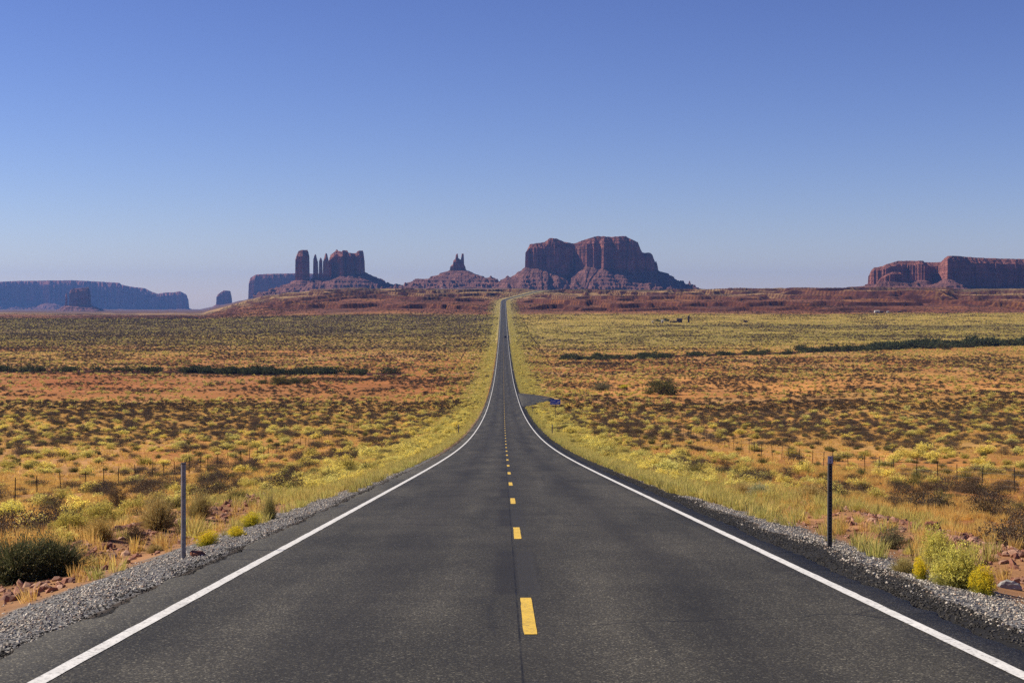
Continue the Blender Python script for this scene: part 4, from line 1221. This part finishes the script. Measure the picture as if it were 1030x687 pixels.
rock(1017, 567, 10, 'small pink stone above the pale grey block', 3, hs=.7, rz=2.2)
rock(795, 504, 9, 'dark block in the rubble left of the right marker post', 1, hs=.9, rz=2.2)

# ------------------------------------------------------------------ brush in the washes
m_wash = [sage_mesh(330 + i, 420, .12, 16, ((.040, .050, .022), (.095, .10, .040)), 'wash_bush', 'olive', .6, 12, .17) for i in range(4)]
def wash_bush(x, y, s, sz, label, group):
    z = float(np.max(terrain_z(np.full(9, x), np.linspace(y - 24, y + 12, 9)))) - .3
    o = bpy.data.objects.new('wash_bush', m_wash[random.randrange(4)]); COL.objects.link(o)
    o.location = (x, y, z - .1); o.scale = (s, s, sz); o.rotation_euler = (0, 0, random.random() * 6.28)
    tag(o, label, 'bush', group)
for i in range(125):
    X = random.choice([random.uniform(182, 365), random.uniform(182, 345), random.uniform(-10, 160)])
    x = CAMX + (X - 506) * 742 / F
    y = float(wash_left(x)) + random.uniform(-8, 7)
    big = X > 180
    s = random.uniform(5.0, 8.5) * (1 if big else .85)
    l = 'dark green bush in the long brush line across the left plain' if big else 'scattered dark bush along the red bank far left'
    wash_bush(x, y, s, s * random.uniform(.55, .8), l, l)
for X, s in ((392, 9), (398, 6), (352, 5), (436, 6), (152, 6)):
    x = CAMX + (X - 506) * 752 / F
    wash_bush(x, 752, s, s * .6, 'separate dark bush %s of the left brush line' % {392: 'past the right end', 398: 'just right of the tip', 352: 'at the tip', 436: 'nearest the road', 152: 'left of the start'}[X], None)
for i in range(250):
    t = random.random()
    X = 562 + (1050 - 562) * t ** .8
    y0 = 930
    for _ in range(6):
        x = CAMX + (X - 506) * y0 / F; y0 = float(wash_right(x))
    y = y0 + random.gauss(0, 12)
    s = random.uniform(6.5, 10.5) * (.7 + .8 * smooth(750, 1000, X))
    if X < 770: l = 'low dark green bush in the right brush line, nearer the road'
    else: l = 'tall dark green bush in the thick right end of the brush line'
    if vnoise(np.array([X / 14.]), np.array([3.3]), 88)[0] < .36 - .3 * smooth(800, 950, X): continue
    wash_bush(x, y, float(s), float(s) * random.uniform(.4, .85), l, l)

# ------------------------------------------------------------------ wire fences
def fence(side, label):
    root = empty('wire_fence', (side * FENCE_X, 75.0, float(terrain_z(side * FENCE_X, 75.0))))
    tag(root, label, 'fence')
    L0 = np.array(root.location)
    post = MB().box(-.03, .03, -.006, .006, -.3, 1.27).box(-.006, .006, -.04, .006, -.3, 1.27).build('post', M['rust'], root)
    me = post.data
    pts = []
    for i in range(430):
        y = 56.5 + 4.57 * i; x = side * FENCE_X + .15 * math.sin(i * 1.7) + 1.0 * fbm(y / 90., y * 0, 7, 2)
        pts.append((x, y, float(terrain_z(x, y))))
    first = True
    far = MB()
    for i, p in enumerate(pts):
        if i < 97:
            if first: o = post; first = False
            else:
                o = post.copy(); COL.objects.link(o); o.parent = root
            o.location = np.array(p) - L0
            o.rotation_euler = (random.uniform(-.04, .04), random.uniform(-.05, .05), random.uniform(-.3, .3))
            o.scale = (.8, .8, random.uniform(.97, 1.06))
        else:
            q = np.array(p) - L0
            far.box(q[0] - .05, q[0] + .05, q[1] - .03, q[1] + .03, q[2] - .3, q[2] + 1.25)
    fo = far.build('post', M['rust'], root); fo['kind'] = 'stuff'
    for h in (.35, .65, .95, 1.18):
        w = MB()
        for a, b in zip(pts[:96], pts[1:97]):
            a = np.array(a) - L0; b = np.array(b) - L0
            w.tube((a[0], a[1], a[2] + h), (b[0], b[1], b[2] + h), .004, 3, caps=False)
        w.build('wire', M['steel'], root)
    return root
fence(-1, 'wire fence on thin dark posts running along the left plain')
fence(1, 'wire fence on thin dark posts running along the right plain')

# ------------------------------------------------------------------ roadside marker posts
def channel(h, w=.075, d=.035, t=.006):
    """U-channel post seen from its open side"""
    b = MB()
    b.box(-w / 2, w / 2, d - t, d, 0, h)
    b.box(-w / 2, -w / 2 + t, 0, d - t - .001, 0, h)
    b.box(w / 2 - t, w / 2, 0, d - t - .001, 0, h)
    return b
def marker_left():
    x, y, z = ground_at(183.5, 562)
    root = empty('marker_post', (x, y, z)); tag(root, 'bare round grey steel post on the left gravel shoulder', 'marker post')
    h = 95 * y / F
    MB().tube((0, 0, -.4), (0, 0, h), .038, 16).build('pole', M['steel'], root, smooth_shade=False)
    MB().tube((0, 0, h + .001), (0, 0, h + .02), .041, 16).build('cap', M['darksteel'], root)
    root.rotation_euler = (0, .006, 0)
def marker_right():
    x, y, z = ground_at(836, 551)
    root = empty('marker_post', (x, y, z)); tag(root, 'square perforated steel post with small grey plate, right verge', 'marker post')
    h = 91.5 * y / F
    w = .068
    b = MB()
    hole, pitch = .011, .0508
    b.box(-w / 2, -hole / 1, -w / 2, -w / 2 + .003, -.4, h)
    b.box(hole, w / 2, -w / 2, -w / 2 + .003, -.4, h)
    k = 0; zz = 0.0
    while zz < h - .02:
        b.box(-hole + .0005, hole - .0005, -w / 2 + .0002, -w / 2 + .0028, zz + 2 * hole, min(h, zz + pitch))
        zz += pitch
    b.box(-w / 2, w / 2, w / 2 - .003, w / 2, -.4, h)
    b.box(-w / 2, -w / 2 + .003, -w / 2 + .004, w / 2 - .004, -.4, h)
    b.box(w / 2 - .003, w / 2, -w / 2 + .004, w / 2 - .004, -.4, h)
    b.build('pole', M['darksteel'], root)
    p = MB().box(-.04, .04, -w / 2 - .006, -w / 2 - .001, h - .115, h + .006).build('plate', M['plate'], root)
    MB().tube((0, -w / 2 - .009, h - .025), (0, -w / 2 - .0065, h - .025), .010, 8).tube((0, -w / 2 - .009, h - .085), (0, -w / 2 - .0065, h - .085), .010, 8).build('bolt', M['darksteel'], p)
marker_left(); marker_right()
def small_marker(X, row, hpx, label):
    x, y, z = ground_at(X, row)
    root = empty('marker_post', (x, y, z)); tag(root, label, 'marker post')
    h = hpx * y / F
    channel(h + .3, .11, .05, .01).build('pole', M['steel'], root, (0, 0, -.3))
    MB().box(-.055, .055, -.012, -.002, h - .22, h - .04).build('plate', M['palepaint'], root)
small_marker(461, 437.5, 10, 'thin marker post on the left verge where the road dips')
small_marker(555.5, 438.5, 11, 'thin marker post on the right verge below the blue sign')
small_marker(535.5, 415, 6, 'tiny marker post beside the road, left of the blue sign')
small_marker(640, 497 - 60, 6, 'small pale marker standing in the yellow brush on the right') if False else None

# ------------------------------------------------------------------ blue information sign
def blue_sign():
    x, y, z = ground_at(558.6, 421.5)
    m = y / F
    root = empty('road_sign', (x, y, z)); tag(root, 'small blue rectangular road sign with white print by the turnout', 'sign')
    top = 19.6 * m
    MB().box(-.04, .04, -.02, .02, -.4, top - .1).build('pole', M['darksteel'], root)
    W, Hh = 10.4 * m, 5.2 * m
    bd = MB().box(-W / 2, W / 2, -.05, -.023, top - Hh, top).build('board', M['signblue'], root)
    for txt, sz, cx, cz in (('SCENIC', .27, -W * .19, top - Hh * .40), ('OVERLOOK', .25, -W * .15, top - Hh * .82)):
        cu = bpy.data.curves.new('lettering', 'FONT'); cu.body = txt; cu.size = sz; cu.align_x = 'CENTER'; cu.extrude = .003
        t = bpy.data.objects.new('lettering', cu); COL.objects.link(t); t.parent = bd
        t.location = (cx, -.056, cz); t.rotation_euler = (PI / 2, 0, 0); cu.materials.append(M['signwhite'])
    a = MB()
    cx, cz = W * .32, top - Hh * .5
    a.add([(cx - .16, -.056, cz - .2), (cx - .04, -.056, cz - .2), (cx - .04, -.056, cz + .02), (cx - .16, -.056, cz + .14),
           (cx + .06, -.056, cz + .02), (cx + .06, -.056, cz + .14)], [(0, 1, 2, 3), (2, 4, 5, 3)])
    a.add([(cx + .06, -.056, cz - .06), (cx + .24, -.056, cz + .08), (cx + .06, -.056, cz + .22)], [], [(0, 1, 2)])
    a.build('arrow', M['signwhite'], bd)
blue_sign()

# ------------------------------------------------------------------ distant car
def car():
    y = 1335.0; x = 1.75
    root = empty('car', (x, y, float(road_z(y)))); tag(root, 'tiny black car driving away in the right lane far down the road', 'car')
    b = MB()
    b.prism([(-2.3, .35), (-2.35, .75), (-2.2, 1.0), (-.9, 1.08), (1.0, 1.05), (2.1, .9), (2.3, .7), (2.3, .35)], -.92, .92)
    b.build('body', M['carpaint'], root)
    c = MB().box(-.80, .80, -2.0, 1.0, 1.05, 1.72, .12, .45); c.build('cabin', M['carpaint'], root)
    MB().box(-.62, .62, -1.93, -1.85, 1.18, 1.5).build('window', M['glass'], root)
    for sx in (-.85, .85):
        for sy in (-1.45, 1.45):
            w = MB().tube((sx - .12, sy, .35), (sx + .12, sy, .35), .35, 14).build('wheel', M['rubber'], root)
    for sx in (-.74, .74):
        MB().box(sx - .14, sx + .14, -2.40, -2.34, .72, .92).build('taillight', M['taillight'], root)
car()

# ------------------------------------------------------------------ homestead specks
def shed(X, row, y, w, d, h, name, label, wall, roof, cat='shed', rz=0.0, pitch=.8):
    x = CAMX + (X - 506) * y / F; z = float(terrain_z(x, y))
    root = empty(name, (x, y, z), rz); tag(root, label, cat)
    MB().box(-w / 2, w / 2, -d / 2, d / 2, -1.5, h).build('wall', M[wall], root)
    r = MB()
    r.add([(-w / 2 - .3, -d / 2 - .3, h), (w / 2 + .3, -d / 2 - .3, h), (w / 2 + .3, d / 2 + .3, h), (-w / 2 - .3, d / 2 + .3, h), (-w / 2 - .3, 0, h + pitch), (w / 2 + .3, 0, h + pitch)],
          [(0, 3, 2, 1), (0, 1, 5, 4), (3, 4, 5, 2)], [(0, 4, 3), (1, 2, 5)])
    r.build('roof', M[roof], root)
    MB().box(-w * .1, w * .1, -d / 2 - .05, -d / 2 + .02, 0, min(2.0, h * .85)).build('door', M['roofing'], root)
    MB().box(w * .22, w * .38, -d / 2 - .05, -d / 2 + .02, h * .4, h * .75).build('window', M['glass'], root)
YH = 1850
shed(683.5, 326, YH, 6, 5, 4.2, 'barn', 'dark little barn beside a low dark shed on the right plain', 'darkwood', 'darkwood', 'barn')
shed(678.0, 327, YH, 9, 4, 1.6, 'shed', 'long low dark shed left of the little dark barn', 'darkwood', 'darkwood', pitch=.3)
shed(692.8, 326, YH, 2.0, 2.0, 7.5, 'tower', 'narrow dark tower at the right end of the homestead', 'darkwood', 'darkwood', 'tower', pitch=.4)
shed(666.3, 326, YH - 20, 2.4, 2.0, 2.8, 'hut', 'small white hut before the round homestead tree', 'siding', 'siding', 'hut', pitch=.5)
shed(656.5, 327, YH - 20, 1.6, 1.6, 2.0, 'hut', 'tiny white hut left of the round homestead tree', 'siding', 'siding', 'hut', pitch=.3)
shed(882.5, 317, 2180, 6.5, 5, 3.0, 'trailer_home', 'pale trailer home on the plain below the right mesa', 'siding', 'siding', 'house', pitch=.5)
shed(887.5, 317, 2180, 4, 4, 2.0, 'shed', 'dark low shed beside the pale trailer home', 'darkwood', 'roofing', pitch=.4)
shed(893.5, 317, 2180, 2.6, 2.2, 2.0, 'hut', 'tiny bluish white hut right of the pale trailer home', 'siding', 'siding', 'hut', pitch=.3)
shed(905, 317, 2180, 5, 3, 1.6, 'shed', 'low dark shed farthest right in the trailer home row', 'darkwood', 'roofing', pitch=.4)
shed(750, 327, YH, 4.5, 4, 1.8, 'shed', 'lone dark shed between the homestead and the trailer home', 'darkwood', 'darkwood', pitch=.3)
for X, s, sz, l in ((670, 8, 7, 'round green tree behind the small white hut'), (662, 8, 4, 'low olive tree left of the small white hut')):
    x = CAMX + (X - 506) * (YH + 8) / F; z = float(terrain_z(x, YH + 8))
    r = empty('tree', (x, YH + 8, z)); tag(r, l, 'tree')
    o = link('crown', m_wash[1], [], r); o.location = (0, 0, .8); o.scale = (s, s, sz)
    MB().tube((0, 0, -.5), (0, 0, 2.4), .25, 7, .12).build('trunk', M['twig'], r)

# ------------------------------------------------------------------ air
hz, nt = new_mat('desert_haze')
n = N(nt)
pv = n.node('ShaderNodeVolumePrincipled')
pv.inputs['Color'].default_value = (0.20, 0.42, 1.0, 1)
pv.inputs['Density'].default_value = 3.3e-5
pv.inputs['Anisotropy'].default_value = 0.2
out = n.node('ShaderNodeOutputMaterial'); nt.links.new(pv.outputs[0], out.inputs['Volume'])
haze = MB().box(-52000, 52000, -600, 17500, -160, 290).build('haze', hz)
tag(haze, kind='stuff')
haze.display_type = 'WIRE'
